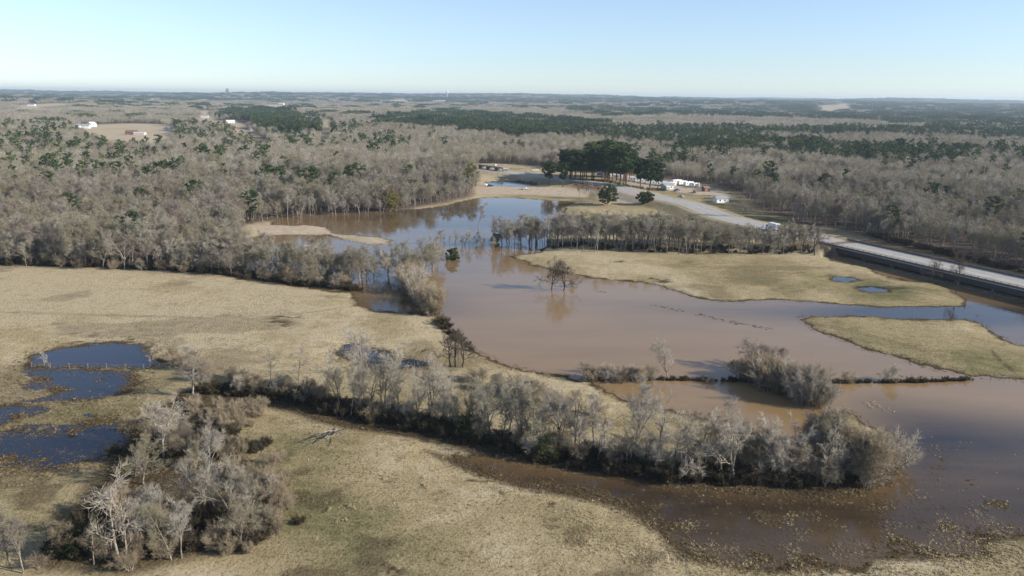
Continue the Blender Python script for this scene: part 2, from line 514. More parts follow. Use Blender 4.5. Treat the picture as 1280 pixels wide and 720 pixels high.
near = (np.abs(xf) < 700) & (yf > 20) & (yf < 1100)
litter = np.ones(len(xf)); dry = np.full(len(xf), 0.6); mud = np.zeros(len(xf)); sand = np.zeros(len(xf))
xn, yn = xf[near], yf[near]
op = smooth_in(OPEN, xn, yn, -6, 5)
litter[near] = 1 - op
for q in CLEAR:
    litter *= 1 - smooth_in(q, xf, yf, -25, 15)
nn = fbm(xf / 40, yf / 40, 51, 4)
dry = 0.78 + 1.0 * (nn - 0.5)
mud = np.maximum(mud, 0.42 * sstep(0.58, 0.72, fbm(xf / 22, yf / 16, 75, 5)))
dry = dry + 0.7 * (fbm(xf / 11, yf / 11, 52, 4) - 0.5)
dry = dry - 0.05 * sstep(150, 110, yf)
mud = np.maximum(mud, 0.55 * sstep(0.56, 0.70, fbm(xf / 9 + 5, yf / 7, 76, 5)) * sstep(165, 120, yf))
# grass greener on the right fields, strawy on the left
dry = dry + 0.30 * sstep(60, -90, xf) * sstep(130, 200, yf) - 0.22 * sstep(45, 100, xf) * sstep(130, 180, yf)
GREEN = [(420, 640, 12), (350, 690, 10), (430, 560, 7), (470, 700, 9), (980, 355, 18), (470, 405, 12), (560, 660, 7), (700, 650, 7), (1150, 430, 22), (900, 350, 15)]
for a, b, r in GREEN:
    q = P(a, b); dry -= 0.15 * np.exp(-((xf - q[0]) ** 2 + (yf - q[1]) ** 2) / (r * r))
DARK = [(452, 661, 1.6), (405, 644, 1.5), (432, 614, 1.6), (485, 604, 1.6), (552, 623, 2.0), (493, 718, 2.4), (600, 600, 4), (640, 600, 5), (355, 400, 6), (830, 353, 4), (820, 350, 5), (775, 329, 3),
        (1130, 348, 6), (1110, 346, 4), (340, 480, 5), (30, 480, 4), (350, 575, 3), (530, 440, 4), (170, 425, 5), (100, 424, 6), (400, 520, 4), (320, 520, 3), (690, 635, 1.5), (345, 408, 7)]
for a, b, r in DARK:
    q = P(a, b)
    mud = np.maximum(mud, 0.8 * np.exp(-((xf - q[0]) ** 2 + ((yf - q[1]) * 1.0) ** 2) / (r * r)) * sstep(0.34, 0.62, fbm(xf / (0.5 * r), yf / (0.35 * r), 61, 4)))
mud[near] = np.maximum(mud[near], smooth_in(MARSH2, xn, yn, -2.5, 2) * (0.25 + 0.4 * nn[near]))
mud[near] = np.maximum(mud[near], smooth_in(MARSH, xn, yn, -2.5, 2) * (0.65 + 0.35 * nn[near]))
mud = np.maximum(mud, 0.9 * sstep(2.6, 0.1, SD + 2.2 * (fbm(xf / 3, yf / 3, 73, 3) - 0.5)))
mud = np.maximum(mud, 0.45 * sstep(6, 0.5, SD) * sstep(0.42, 0.62, fbm(xf / 5, yf / 5, 71, 3)))
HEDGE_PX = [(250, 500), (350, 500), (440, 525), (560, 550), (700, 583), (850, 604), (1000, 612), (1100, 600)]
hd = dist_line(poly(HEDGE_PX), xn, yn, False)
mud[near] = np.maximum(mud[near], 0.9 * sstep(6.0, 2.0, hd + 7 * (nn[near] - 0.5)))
CLUMP = poly([(40, 720), (60, 680), (110, 600), (140, 560), (170, 520), (220, 500), (270, 520), (290, 560), (330, 590), (350, 640), (310, 690), (220, 712), (150, 730)])
mud[near] = np.maximum(mud[near], 0.75 * smooth_in(CLUMP, xn, yn, -3, 3))
SAND = [poly(p) for p in ([(590, 236), (604, 232), (640, 233), (680, 235), (720, 238), (745, 240), (730, 248), (690, 246), (640, 244), (600, 244)],
                          [(640, 221), (672, 223), (700, 227), (690, 230), (650, 226)], [(750, 240), (800, 246), (830, 251), (845, 258), (800, 258), (760, 250)],
                          [(745, 221), (850, 228), (900, 238), (915, 250), (880, 246), (800, 236)])] + SPIT
for q in SAND:
    sand[near] = np.maximum(sand[near], smooth_in(q, xn, yn, -4, 3) * 0.9)
rd = road_d(xn, yn)
sand[near] = np.maximum(sand[near], 0.4 * sstep(13.5, 9, rd))
for q in CLEAR: sand = np.maximum(sand, (0.25 + 0.6 * fbm(xf / 60, yf / 120, 83, 3)) * smooth_in(q, xf, yf, -10, 10))
for L_, w_, a_ in (([(338, 590), (350, 605), (353, 622)], 0.2, 0.45), ([(1000, 403), (1080, 421), (1180, 449)], 0.5, 0.5), ([(1060, 409), (1150, 432), (1210, 452)], 0.4, 0.35), ([(1238, 441), (1250, 456), (1270, 470)], 0.4, 0.6),
                   ([(-40, 392), (150, 398), (300, 402), (400, 392), (445, 383)], 0.6, 0.4), ([(250, 466), (330, 470), (450, 468), (545, 462)], 0.5, 0.4), ([(560, 640), (480, 600), (400, 575), (330, 565)], 0.4, 0.3), ([(700, 326), (850, 335), (1000, 345), (1100, 352)], 0.7, 0.35)):
    Lp = poly(L_); Lp2 = Lp + np.array([0.9, 1.3])
    dd = np.minimum(dist_line(Lp, xn, yn, False), dist_line(Lp2, xn, yn, False)) + 0.5 * (fbm(xn / 4, yn / 4, 44, 2) - 0.5)
    mud[near] = np.maximum(mud[near], a_ * sstep(w_ * 1.8, w_ * 0.4, dd))
REDCLAY = [poly([(702, 229), (740, 231), (775, 238), (760, 243), (720, 237)])]
clay = np.zeros(len(xf))
for q in REDCLAY: clay[near] = np.maximum(clay[near], smooth_in(q, xn, yn, -3, 3))

mt, t, out = new_mat('ground_cover'); M_GROUND = mt
at = {k: N(t, 'ShaderNodeAttribute', attribute_name=k).outputs['Fac'] for k in ('dry', 'mud', 'litter', 'sand', 'clay')}
geo = N(t, 'ShaderNodeNewGeometry'); pos = geo.outputs['Position']
n1 = tex_noise(t, 0.35, pos, 6, 0.7); n2 = tex_noise(t, 2.2, pos, 5, 0.75); n3 = tex_noise(t, 0.05, pos, 3, 0.6)
mp = N(t, 'ShaderNodeMapping'); mp.inputs['Scale'].default_value = (0.35, 1.5, 1); mp.inputs['Rotation'].default_value = (0, 0, 0.5); t.links.new(pos, mp.inputs[0])
n4 = tex_noise(t, 0.5, mp.outputs[0], 5, 0.7)
dv = mth(t, 'ADD', at['dry'], mth(t, 'MULTIPLY', mth(t, 'SUBTRACT', n1, 0.5), 0.9))
dv = mth(t, 'ADD', dv, mth(t, 'MULTIPLY', mth(t, 'SUBTRACT', n4, 0.5), 0.5))
grass = ramp(t, [(0.0, (0.12, 0.118, 0.052)), (0.3, (0.19, 0.168, 0.085)), (0.55, (0.30, 0.244, 0.135)), (0.8, (0.375, 0.303, 0.178)), (1.0, (0.455, 0.378, 0.245))], dv).outputs[0]
grass = mix(t, 1.0, grass, ramp(t, [(0.3, (0.34, 0.32, 0.29)), (0.47, (0.95, 0.95, 0.94)), (0.62, (1.12, 1.1, 1.06)), (0.75, (1.4, 1.36, 1.26))], n2).outputs[0], 'MULTIPLY')
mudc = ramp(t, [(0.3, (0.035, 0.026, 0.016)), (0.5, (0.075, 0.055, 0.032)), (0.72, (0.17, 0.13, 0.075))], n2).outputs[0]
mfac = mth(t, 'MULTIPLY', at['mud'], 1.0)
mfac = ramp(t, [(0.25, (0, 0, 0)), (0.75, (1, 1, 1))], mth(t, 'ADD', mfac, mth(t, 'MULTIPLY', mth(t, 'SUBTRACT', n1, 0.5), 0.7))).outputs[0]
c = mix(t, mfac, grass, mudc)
litc = ramp(t, [(0.3, (0.08, 0.058, 0.042)), (0.7, (0.17, 0.13, 0.1))], n1).outputs[0]
c = mix(t, at['litter'], c, litc)
sc_ = ramp(t, [(0.3, (0.38, 0.29, 0.2)), (0.7, (0.55, 0.46, 0.35))], n1).outputs[0]
c = mix(t, at['sand'], c, sc_)
c = mix(t, at['clay'], c, (0.22, 0.11, 0.065))
b = N(t, 'ShaderNodeBsdfDiffuse'); t.links.new(c, b.inputs[0])
bp = N(t, 'ShaderNodeBump'); bp.inputs['Strength'].default_value = 0.9; bp.inputs['Distance'].default_value = 0.35
t.links.new(mth(t, 'ADD', n2, mth(t, 'MULTIPLY', n1, 0.7)), bp.inputs['Height']); t.links.new(bp.outputs[0], b.inputs['Normal'])
t.links.new(b.outputs[0], out.inputs[0])
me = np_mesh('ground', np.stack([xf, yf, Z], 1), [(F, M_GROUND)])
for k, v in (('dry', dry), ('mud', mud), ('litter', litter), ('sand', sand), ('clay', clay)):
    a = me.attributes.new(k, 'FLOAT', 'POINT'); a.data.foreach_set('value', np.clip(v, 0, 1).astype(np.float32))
me.polygons.foreach_set('use_smooth', np.ones(len(F), bool))
tag(link('ground', me), kind='structure')


# ------------------------------------------------------------------ water
def water_mat(name, clear, silt, ripple):
    mt, t, out = new_mat(name)
    a = N(t, 'ShaderNodeAttribute', attribute_name='silt').outputs['Fac']
    geo = N(t, 'ShaderNodeNewGeometry'); pos = geo.outputs['Position']
    ms_ = N(t, 'ShaderNodeMapping'); ms_.inputs['Scale'].default_value = (0.5, 1.7, 1); ms_.inputs['Rotation'].default_value = (0, 0, -0.45); t.links.new(pos, ms_.inputs[0])
    drift = tex_noise(t, 0.035, ms_.outputs[0], 6, 0.6)
    f = mth(t, 'ADD', a, mth(t, 'MULTIPLY', mth(t, 'SUBTRACT', drift, 0.5), 0.75))
    col = ramp(t, [(0.0, clear), (0.35, tuple(0.6 * c + 0.4 * s for c, s in zip(clear, silt))), (1.0, silt)], f).outputs[0]
    b = N(t, 'ShaderNodeBsdfPrincipled'); b.inputs['Roughness'].default_value = 0.04; b.inputs['IOR'].default_value = 1.33
    t.links.new(col, b.inputs['Base Color'])
    mp = N(t, 'ShaderNodeMapping'); mp.inputs['Scale'].default_value = (0.7, 1.6, 1); t.links.new(pos, mp.inputs[0])
    r1 = tex_noise(t, 1.1, mp.outputs[0], 3, 0.6); r2 = tex_noise(t, 0.16, mp.outputs[0], 2, 0.5)
    calm = ramp(t, [(0.42, (0.12, 0.12, 0.12)), (0.66, (1, 1, 1))], tex_noise(t, 0.028, mp.outputs[0], 3, 0.6)).outputs[0]
    bp = N(t, 'ShaderNodeBump'); bp.inputs['Distance'].default_value = 0.05
    t.links.new(mth(t, 'MULTIPLY', calm, ripple), bp.inputs['Strength'])
    t.links.new(mth(t, 'ADD', r1, r2), bp.inputs['Height']); t.links.new(bp.outputs[0], b.inputs['Normal'])
    t.links.new(b.outputs[0], out.inputs[0])
    return mt


M_FLOOD = water_mat('flood_water', (0.028, 0.020, 0.014), (0.268, 0.174, 0.082), 0.45)
M_POND = water_mat('pond_water', (0.006, 0.008, 0.014), (0.03, 0.03, 0.035), 0.5)


def water(name, sel, mat, silt_fn, step):
    ax = np.arange(-340, 440, step); ay = np.arange(36, 720, step)
    A, B = np.meshgrid(ax, ay); a, b_ = A.ravel(), B.ravel()
    keep = sel(a + step / 2, b_ + step / 2)
    n = len(ax)
    i = np.arange(len(a)); i = i[keep & ((i % n) < n - 1) & (i < len(a) - n)]
    Q = np.stack([i, i + 1, i + n + 1, i + n], 1)
    u, inv = np.unique(Q, return_inverse=True)
    me = np_mesh(name, np.stack([a[u], b_[u], np.zeros(len(u))], 1), [(inv.reshape(-1, 4), mat)])
    at_ = me.attributes.new('silt', 'FLOAT', 'POINT'); at_.data.foreach_set('value', silt_fn(a[u], b_[u]).astype(np.float32))
    return tag(link(name, me), kind='structure')


def silt_main(x, y):
    s = np.full(len(x), 0.95)
    s = np.where(True, s - 0.85 * smooth_in(MARSH, x, y, -16, 6), s)
    q = P(1240, 400); s -= 0.72 * np.exp(-((x - q[0]) ** 2 + (y - q[1]) ** 2) / 35 ** 2)
    q = P(1100, 390); s -= 0.66 * np.exp(-((x - q[0]) ** 2 / 55 ** 2 + (y - q[1]) ** 2 / 12 ** 2))
    q = P(610, 268); s -= 0.85 * np.exp(-((x - q[0]) ** 2 + (y - q[1]) ** 2) / 95 ** 2)
    q = P(490, 378); s -= 0.75 * np.exp(-((x - q[0]) ** 2 + (y - q[1]) ** 2) / 18 ** 2)
    q = P(430, 330); s -= 0.4 * np.exp(-((x - q[0]) ** 2 + (y - q[1]) ** 2) / 40 ** 2)
    return np.clip(s, 0.02, 1)


ISP = lambda x, y: np.max([sdist(p, x, y) for p in PONDS], axis=0)
water('flood_water', lambda x, y: (sdist(LAKE, x, y) > -9) & (ISP(x, y) < -5), M_FLOOD, silt_main, 4.0)
water('pond_water', lambda x, y: ISP(x, y) >= -5, M_POND, lambda x, y: 0.25 + 0.3 * sstep(0, 60, x), 4.0)


# ------------------------------------------------------------------ plants: skeletons and prototypes
def prisms(S, sides=3):
    S = np.asarray(S, float)
    p, q, r0, r1 = S[:, 0:3], S[:, 3:6], S[:, 6], S[:, 7]
    d = q - p; d /= np.linalg.norm(d, axis=1)[:, None] + 1e-9
    ref = np.where(np.abs(d[:, 2:3]) < 0.9, np.array([[0, 0, 1.0]]), np.array([[1.0, 0, 0]]))
    a = np.cross(d, ref); a /= np.linalg.norm(a, axis=1)[:, None] + 1e-9
    b_ = np.cross(d, a)
    V = []
    for c, r in ((p, r0), (q, r1)):
        for i in range(sides):
            th = 2 * math.pi * i / sides
            V.append(c + (a * math.cos(th) + b_ * math.sin(th)) * r[:, None])
    V = np.stack(V, 1).reshape(-1, 3)
    base = np.arange(len(S))[:, None] * (2 * sides)
    Fq = np.concatenate([np.concatenate([base + i, base + (i + 1) % sides, base + sides + (i + 1) % sides, base + sides + i], 1) for i in range(sides)])
    return V, Fq


def grow(seed, H=14.0, clear=0.3, top=0.88, n1=11, n2=6, n3=6, n4=4, ang=45, l1=0.36, lift=0.12, r=0.22, twig=0.022, fork=False, tl=0.9, wob=0.12):
    """a bare tree: returns stem segments and twig segments"""
    g = np.random.default_rng(seed)
    stem, twigs = [], []

    def walk(p, d, L, r0, r1, n, w, up, dest):
        pts = [(p, d, r0)]
        for i in range(n):
            d = d + g.normal(0, w, 3) + np.array([0, 0, up]); d = d / np.linalg.norm(d)
            q = p + d * L / n
            ra, rb = r0 + (r1 - r0) * i / n, r0 + (r1 - r0) * (i + 1) / n
            dest.append((*p, *q, ra, rb)); p = q; pts.append((p, d, rb))
        return pts

    def side(d, deg):
        a = np.cross(d, g.normal(0, 1, 3)); a /= np.linalg.norm(a) + 1e-9
        t_ = math.radians(deg)
        return d * math.cos(t_) + a * math.sin(t_)

    def at(pts, t_):
        f = t_ * (len(pts) - 1); i = min(int(f), len(pts) - 2); f -= i
        return pts[i][0] * (1 - f) + pts[i + 1][0] * f, pts[i][1], pts[i][2] * (1 - f) + pts[i + 1][2] * f

    trunks = [walk(np.array([0, 0, -0.3]), np.array([0, 0, 1.0]), H * top, r, r * 0.18, 9, wob * 0.5, 0.05, stem)]
    if fork:
        q, d, rr = at(trunks[0], clear + 0.04)
        trunks.append(walk(q, side(d, 28), H * (top - clear) * 0.92, rr * 0.8, r * 0.15, 7, wob * 0.6, 0.09, stem))
    for ti, tr in enumerate(trunks):
        m1 = n1 if ti == 0 else max(4, n1 // 2)
        for k in range(m1):
            t1 = clear + (1 - clear) * ((k + g.random()) / m1) if ti == 0 else 0.15 + 0.85 * (k + g.random()) / m1
            p, d, rr = at(tr, min(t1, 0.99))
            L1 = H * l1 * (1.08 - 0.62 * t1) * g.uniform(0.7, 1.25)
            b1 = walk(p, side(d, ang * g.uniform(0.65, 1.3)), L1, rr * 0.55, 0.022, 5, wob * 1.3, lift, stem)
            for k2 in range(n2):
                t2 = 0.22 + 0.78 * (k2 + g.random()) / n2
                p, d, rr = at(b1, min(t2, 0.99))
                L2 = L1 * 0.48 * (1.1 - 0.5 * t2) * g.uniform(0.7, 1.3)
                b2 = walk(p, side(d, 42 * g.uniform(0.6, 1.3)), L2, max(rr * 0.6, twig), twig * 0.9, 3, wob * 1.6, lift * 0.8, stem if rr > 0.05 else twigs)
                for k3 in range(n3):
                    t3 = 0.2 + 0.8 * (k3 + g.random()) / n3
                    p, d, rr = at(b2, min(t3, 0.99))
                    b3 = walk(p, side(d, 40 * g.uniform(0.6, 1.4)), max(0.5, L2 * 0.5) * g.uniform(0.7, 1.3) * tl, twig, twig * 0.6, 2, wob * 1.6, lift * 0.8, twigs)
                    for k4 in range(n4):
                        p, d, rr = at(b3, 0.25 + 0.75 * (k4 + g.random()) / max(n4, 1))
                        walk(p, side(d, 38 * g.uniform(0.6, 1.4)), g.uniform(0.45, 0.95) * tl, twig * 0.75, twig * 0.35, 1, wob, 0.05, twigs)
    return np.array(stem), np.array(twigs)


def shrub_skel(seed, H=4.0, W=2.0, stems=16, twig=0.013, n2=7, n3=7):
    g = np.random.default_rng(seed); S, T = [], []
    for i in range(stems):
        th = g.uniform(0, 2 * math.pi); rr = W * 0.35 * math.sqrt(g.random())
        p = np.array([rr * math.cos(th), rr * math.sin(th), -0.15])
        d = np.array([math.cos(th) * g.uniform(0.1, 0.6), math.sin(th) * g.uniform(0.1, 0.6), 1.0]); d /= np.linalg.norm(d)
        L = H * g.uniform(0.55, 1.05); n = 5
        pts = [p]
        for k in range(n):
            d = d + g.normal(0, 0.14, 3); d /= np.linalg.norm(d)
            q = p + d * L / n; S.append((*p, *q, 0.05 * (1 - k / n) + 0.015, 0.05 * (1 - (k + 1) / n) + 0.015)); p = q; pts.append(p)
            for _ in range(n2 if k else 2):
                e = d + g.normal(0, 0.65, 3); e /= np.linalg.norm(e)
                l2 = L * g.uniform(0.14, 0.3); q2 = p + e * l2
                T.append((*p, *q2, twig * 1.2, twig * 0.8))
                for _ in range(n3):
                    f = e + g.normal(0, 0.5, 3) + np.array([0, 0, 0.2]); f /= np.linalg.norm(f)
                    s = p + (q2 - p) * g.uniform(0.3, 1.0)
                    T.append((*s, *(s + f * g.uniform(0.3, 0.7)), twig * 0.8, twig * 0.4))
    return np.array(S), np.array(T)


def leaf_cloud(g, centres, rad, per, size, flat=0.7):
    """many small leaf faces in clumps: returns V, F (quads)"""
    V = []
    for c, rr in zip(centres, rad):
        d = g.normal(0, 1, (per, 3)); d /= np.linalg.norm(d, axis=1)[:, None]
        pos = c + d * (rr * g.uniform(0.45, 1.0, (per, 1))) * np.array([1, 1, flat])
        a = g.normal(0, 1, (per, 3)) + d * 0.4; a /= np.linalg.norm(a, axis=1)[:, None]
        b_ = np.cross(a, g.normal(0, 1, (per, 3))); b_ /= np.linalg.norm(b_, axis=1)[:, None] + 1e-9
        s = size * g.uniform(0.6, 1.3, (per, 1))
        V.append(np.stack([pos - a * s, pos - b_ * s * 0.5, pos + a * s, pos + b_ * s * 0.5], 1).reshape(-1, 3))
    V = np.concatenate(V)
    return V, np.arange(len(V)).reshape(-1, 4)


def pine_parts(seed, H=22.0, bare=0.34, W=5.0, per=46, size=0.5, nb=62):
    g = np.random.default_rng(seed)
    stem = []
    p = np.array([0, 0, -0.4]); d = np.array([0, 0, 1.0]); n = 8; ax = [p]
    for i in range(n):
        d = d + g.normal(0, 0.03, 3); d /= np.linalg.norm(d); q = p + d * H * 0.97 / n
        stem.append((*p, *q, 0.32 * (1 - i / n) + 0.06, 0.32 * (1 - (i + 1) / n) + 0.06)); p = q; ax.append(p)
    cs, rs = [], []
    for k in range(nb):
        t_ = bare + (1 - bare) * (k + g.random()) / nb
        f = t_ * n; i = min(int(f), n - 1); p = ax[i] + (ax[i + 1] - ax[i]) * (f - i)
        u = (t_ - bare) / (1 - bare)
        L = W * (0.35 + 1.5 * u * (1 - u) ** 0.6 + 0.1) * g.uniform(0.55, 1.15) * 0.95
        if u > 0.93: L *= 0.5
        th = g.uniform(0, 2 * math.pi); e = np.array([math.cos(th), math.sin(th), g.uniform(0.05, 0.45)])
        q = p + e * L
        stem.append((*p, *q, 0.07, 0.03))
        cs.append(q); rs.append(g.uniform(0.8, 1.45))
        if L > 2: cs.append(p + e * L * 0.6 + g.normal(0, 0.4, 3)); rs.append(g.uniform(0.7, 1.2))
    return np.array(stem), leaf_cloud(g, cs, rs, per, size)


TREE_SPEC = {   # bare tree shapes
    'spreading': dict(H=13, clear=0.26, ang=52, l1=0.46, n1=12, n2=7, n3=6, n4=4, r=0.26, fork=True, wob=0.17, lift=0.08),
    'vase': dict(H=14, clear=0.30, ang=34, l1=0.42, n1=12, n2=7, n3=6, n4=4, r=0.22, fork=True, lift=0.14),
    'upright': dict(H=15, clear=0.38, ang=40, l1=0.32, n1=13, n2=6, n3=6, n4=4, r=0.19, lift=0.12),
    'slender': dict(H=15, clear=0.46, ang=38, l1=0.24, n1=11, n2=5, n3=6, n4=4, r=0.15, lift=0.12, wob=0.08),
    'gnarled': dict(H=11, clear=0.24, ang=58, l1=0.5, n1=9, n2=6, n3=5, n4=3, r=0.24, fork=True, wob=0.24, lift=0.05),
    'bushy': dict(H=7, clear=0.07, top=0.8, ang=40, l1=0.5, n1=15, n2=6, n3=5, n4=4, r=0.11, twig=0.016, fork=True, wob=0.15, lift=0.1, tl=0.8),
    'sparse': dict(H=11, clear=0.3, ang=44, l1=0.34, n1=8, n2=5, n3=4, n4=2, r=0.16, wob=0.16, lift=0.1),
}


def tree_meshes(key, seed, bark, twigm, **over):
    sp_ = dict(TREE_SPEC[key]); sp_.update(over)
    S, T = grow(seed, **sp_)
    nb = int((S[:, 6] > 0.075).sum())
    big = S[:, 6] > 0.05
    V1, F1 = prisms(S[big], 6)
    V2, F2 = prisms(S[~big], 4) if (~big).any() else (np.zeros((0, 3)), np.zeros((0, 4), int))
    V3, F3 = prisms(T, 3)
    H = sp_['H']
    trunk = np_mesh('trunk', V1, [(F1, bark)])
    crown = np_mesh('crown', np.concatenate([V2, V3]), [(np.concatenate([F2, F3 + len(V2)]), twigm)])
    return trunk, crown, H


PROTO = {}
for i, (key, seed, bk, tw, over) in enumerate([
        ('spreading', 1, M_BARK, M_TWIG, {}), ('spreading', 2, M_BARK, M_TWIG, {}), ('vase', 3, M_BARK, M_TWIG, {}), ('vase', 4, M_BARK, M_TWIG, {}), ('upright', 5, M_BARK, M_TWIG, {}), ('upright', 6, M_BARK, M_TWIG, {}),
        ('slender', 7, M_BARK, M_TWIG, {}), ('slender', 8, M_BARK, M_TWIG, {}), ('slender', 9, M_BARK, M_TWIG, {}), ('gnarled', 10, M_BARK, M_TWIG, {}), ('sparse', 11, M_BARK, M_TWIG, {}), ('sparse', 12, M_BARK, M_TWIG, {}),
        ('spreading', 18, M_BARK_DARK, M_TWIG_DARK, {}), ('gnarled', 19, M_BARK_DARK, M_TWIG_DARK, {}), ('upright', 20, M_BARK_DARK, M_TWIG_DARK, {}),
        ('vase', 13, M_BARK_PALE, M_TWIG_PALE, dict(n4=3)), ('spreading', 14, M_BARK_PALE, M_TWIG_PALE, dict(n4=3)), ('upright', 15, M_BARK_PALE, M_TWIG_PALE, dict(n4=3)), ('sparse', 16, M_BARK_PALE, M_TWIG_PALE, {}), ('gnarled', 17, M_BARK_PALE, M_TWIG_PALE, {})]):
    PROTO.setdefault(key + ('_pale' if bk is M_BARK_PALE else '_dark' if bk is M_BARK_DARK else ''), []).append(tree_meshes(key, seed, bk, tw, **over))
SHRUB = []
for seed, H, W, st, mt_ in ((31, 4.2, 2.6, 18, M_SHRUB), (32, 3.6, 3.2, 22, M_SHRUB), (33, 5.0, 2.6, 20, M_SHRUB), (34, 4.4, 3.0, 20, M_TWIG_PALE)):
    S, T = shrub_skel(seed, H, W, st)
    V1, F1 = prisms(S, 4); V2, F2 = prisms(T, 3)
    SHRUB.append((np_mesh('stems', V1, [(F1, M_BARK if mt_ is M_SHRUB else M_BARK_PALE)]), np_mesh('twigs', V2, [(F2, mt_)]), H))


for seed, tw_, bk in ((41, M_SHRUB, M_BARK), (42, M_SHRUB, M_BARK), (43, M_TWIG, M_BARK), (44, M_TWIG_PALE, M_BARK_PALE)):
    tr_, cw_, H_0 = tree_meshes('bushy', seed, bk, tw_); tr_.name = 'stems'; cw_.name = 'twigs'
    SHRUB.append((tr_, cw_, H_0))


def join_np(parts):
    """[(V, F, mat)] into one mesh with material slots"""
    V, G, b0 = [], [], 0
    for v, f, mt_ in parts:
        V.append(v); G.append((np.asarray(f) + b0, mt_)); b0 += len(v)
    return np.concatenate(V), G


# ---- cheap far trees
def far_bare(seed, H=15, W=3.4, n=150, w=0.16):
    """a bare crown as a loose brush of thin rising twigs on a trunk with limbs"""
    g = np.random.default_rng(seed)
    S = [(0, 0, -0.3, 0, 0, H * 0.55, 0.2, 0.12)]
    for i in range(9):
        th = g.uniform(0, 6.28); z0 = H * g.uniform(0.25, 0.55); rr = W * g.uniform(0.4, 0.8)
        S.append((0, 0, z0, rr * math.cos(th), rr * math.sin(th), z0 + H * g.uniform(0.2, 0.38), 0.1, 0.04))
    for i in range(n):
        d = g.normal(0, 1, 3); d /= np.linalg.norm(d); u = g.random() ** 0.4
        c = np.array([d[0] * W * u, d[1] * W * u, H * 0.62 + d[2] * H * 0.33 * u])
        e = np.array([d[0] * 0.7, d[1] * 0.7, 0.75]) + g.normal(0, 0.35, 3); e /= np.linalg.norm(e)
        L = g.uniform(0.9, 2.0)
        S.append((*(c - e * L * 0.5), *(c + e * L * 0.5), w * 0.5, w * 0.12))
    return prisms(S, 3)


def far_pine(seed, H=20, W=3.4, per=10, size=0.85, nb=20):
    st, (V, Fq) = pine_parts(seed, H, 0.42, W, per, size, nb)
    V2, F2 = prisms(st[:8], 4)
    return (V, Fq), (V2, F2)


def proto_obj(name, V, groups):
    me_ = np_mesh(name, V, groups)
    return bpy.data.objects.new(name, me_)


# ------------------------------------------------------------------ single trees
Q_COUNT = {}


def put_tree(kind, x, y, h, label, group=None, rz=None, lean=(0, 0), wide=1.0, z=None, var=None):
    L = PROTO[kind]
    trunk, crown, H = L[(var if var is not None else random.randrange(len(L))) % len(L)]
    root = empty('bare_tree', (x, y, (gz(x, y) if z is None else z)), random.uniform(0, 6.28) if rz is None else rz, label, 'tree', group)
    s = h / (H * 1.02)
    root.scale = (s * wide, s * wide, s)
    root.rotation_euler = (lean[0], lean[1], root.rotation_euler[2])
    link('trunk', trunk, root); link('crown', crown, root)
    Q_COUNT['bare_tree'] = Q_COUNT.get('bare_tree', 0) + 1
    return root


def put_shrub(x, y, h, label, group=None, wide=1.0, var=None, z=None):
    st, tw, H = SHRUB[var if var is not None else random.randrange(3) if h < 3.6 else random.choice((4, 5, 6, 6, 4, 5, 7))]
    root = empty('bare_shrub', (x, y, gz(x, y) if z is None else z), random.uniform(0, 6.28), label, 'shrub', group)
    s = h / H
    root.scale = (s * wide, s * wide, s)
    link('stems', st, root); link('twigs', tw, root)
    Q_COUNT['bare_shrub'] = Q_COUNT.get('bare_shrub', 0) + 1
    return root


def px_tree(kind, px, base, top, label, group=None, **kw):
    x, y = P(px, base)
    return put_tree(kind, x, y, top_height(px, base, top), label, group, **kw)


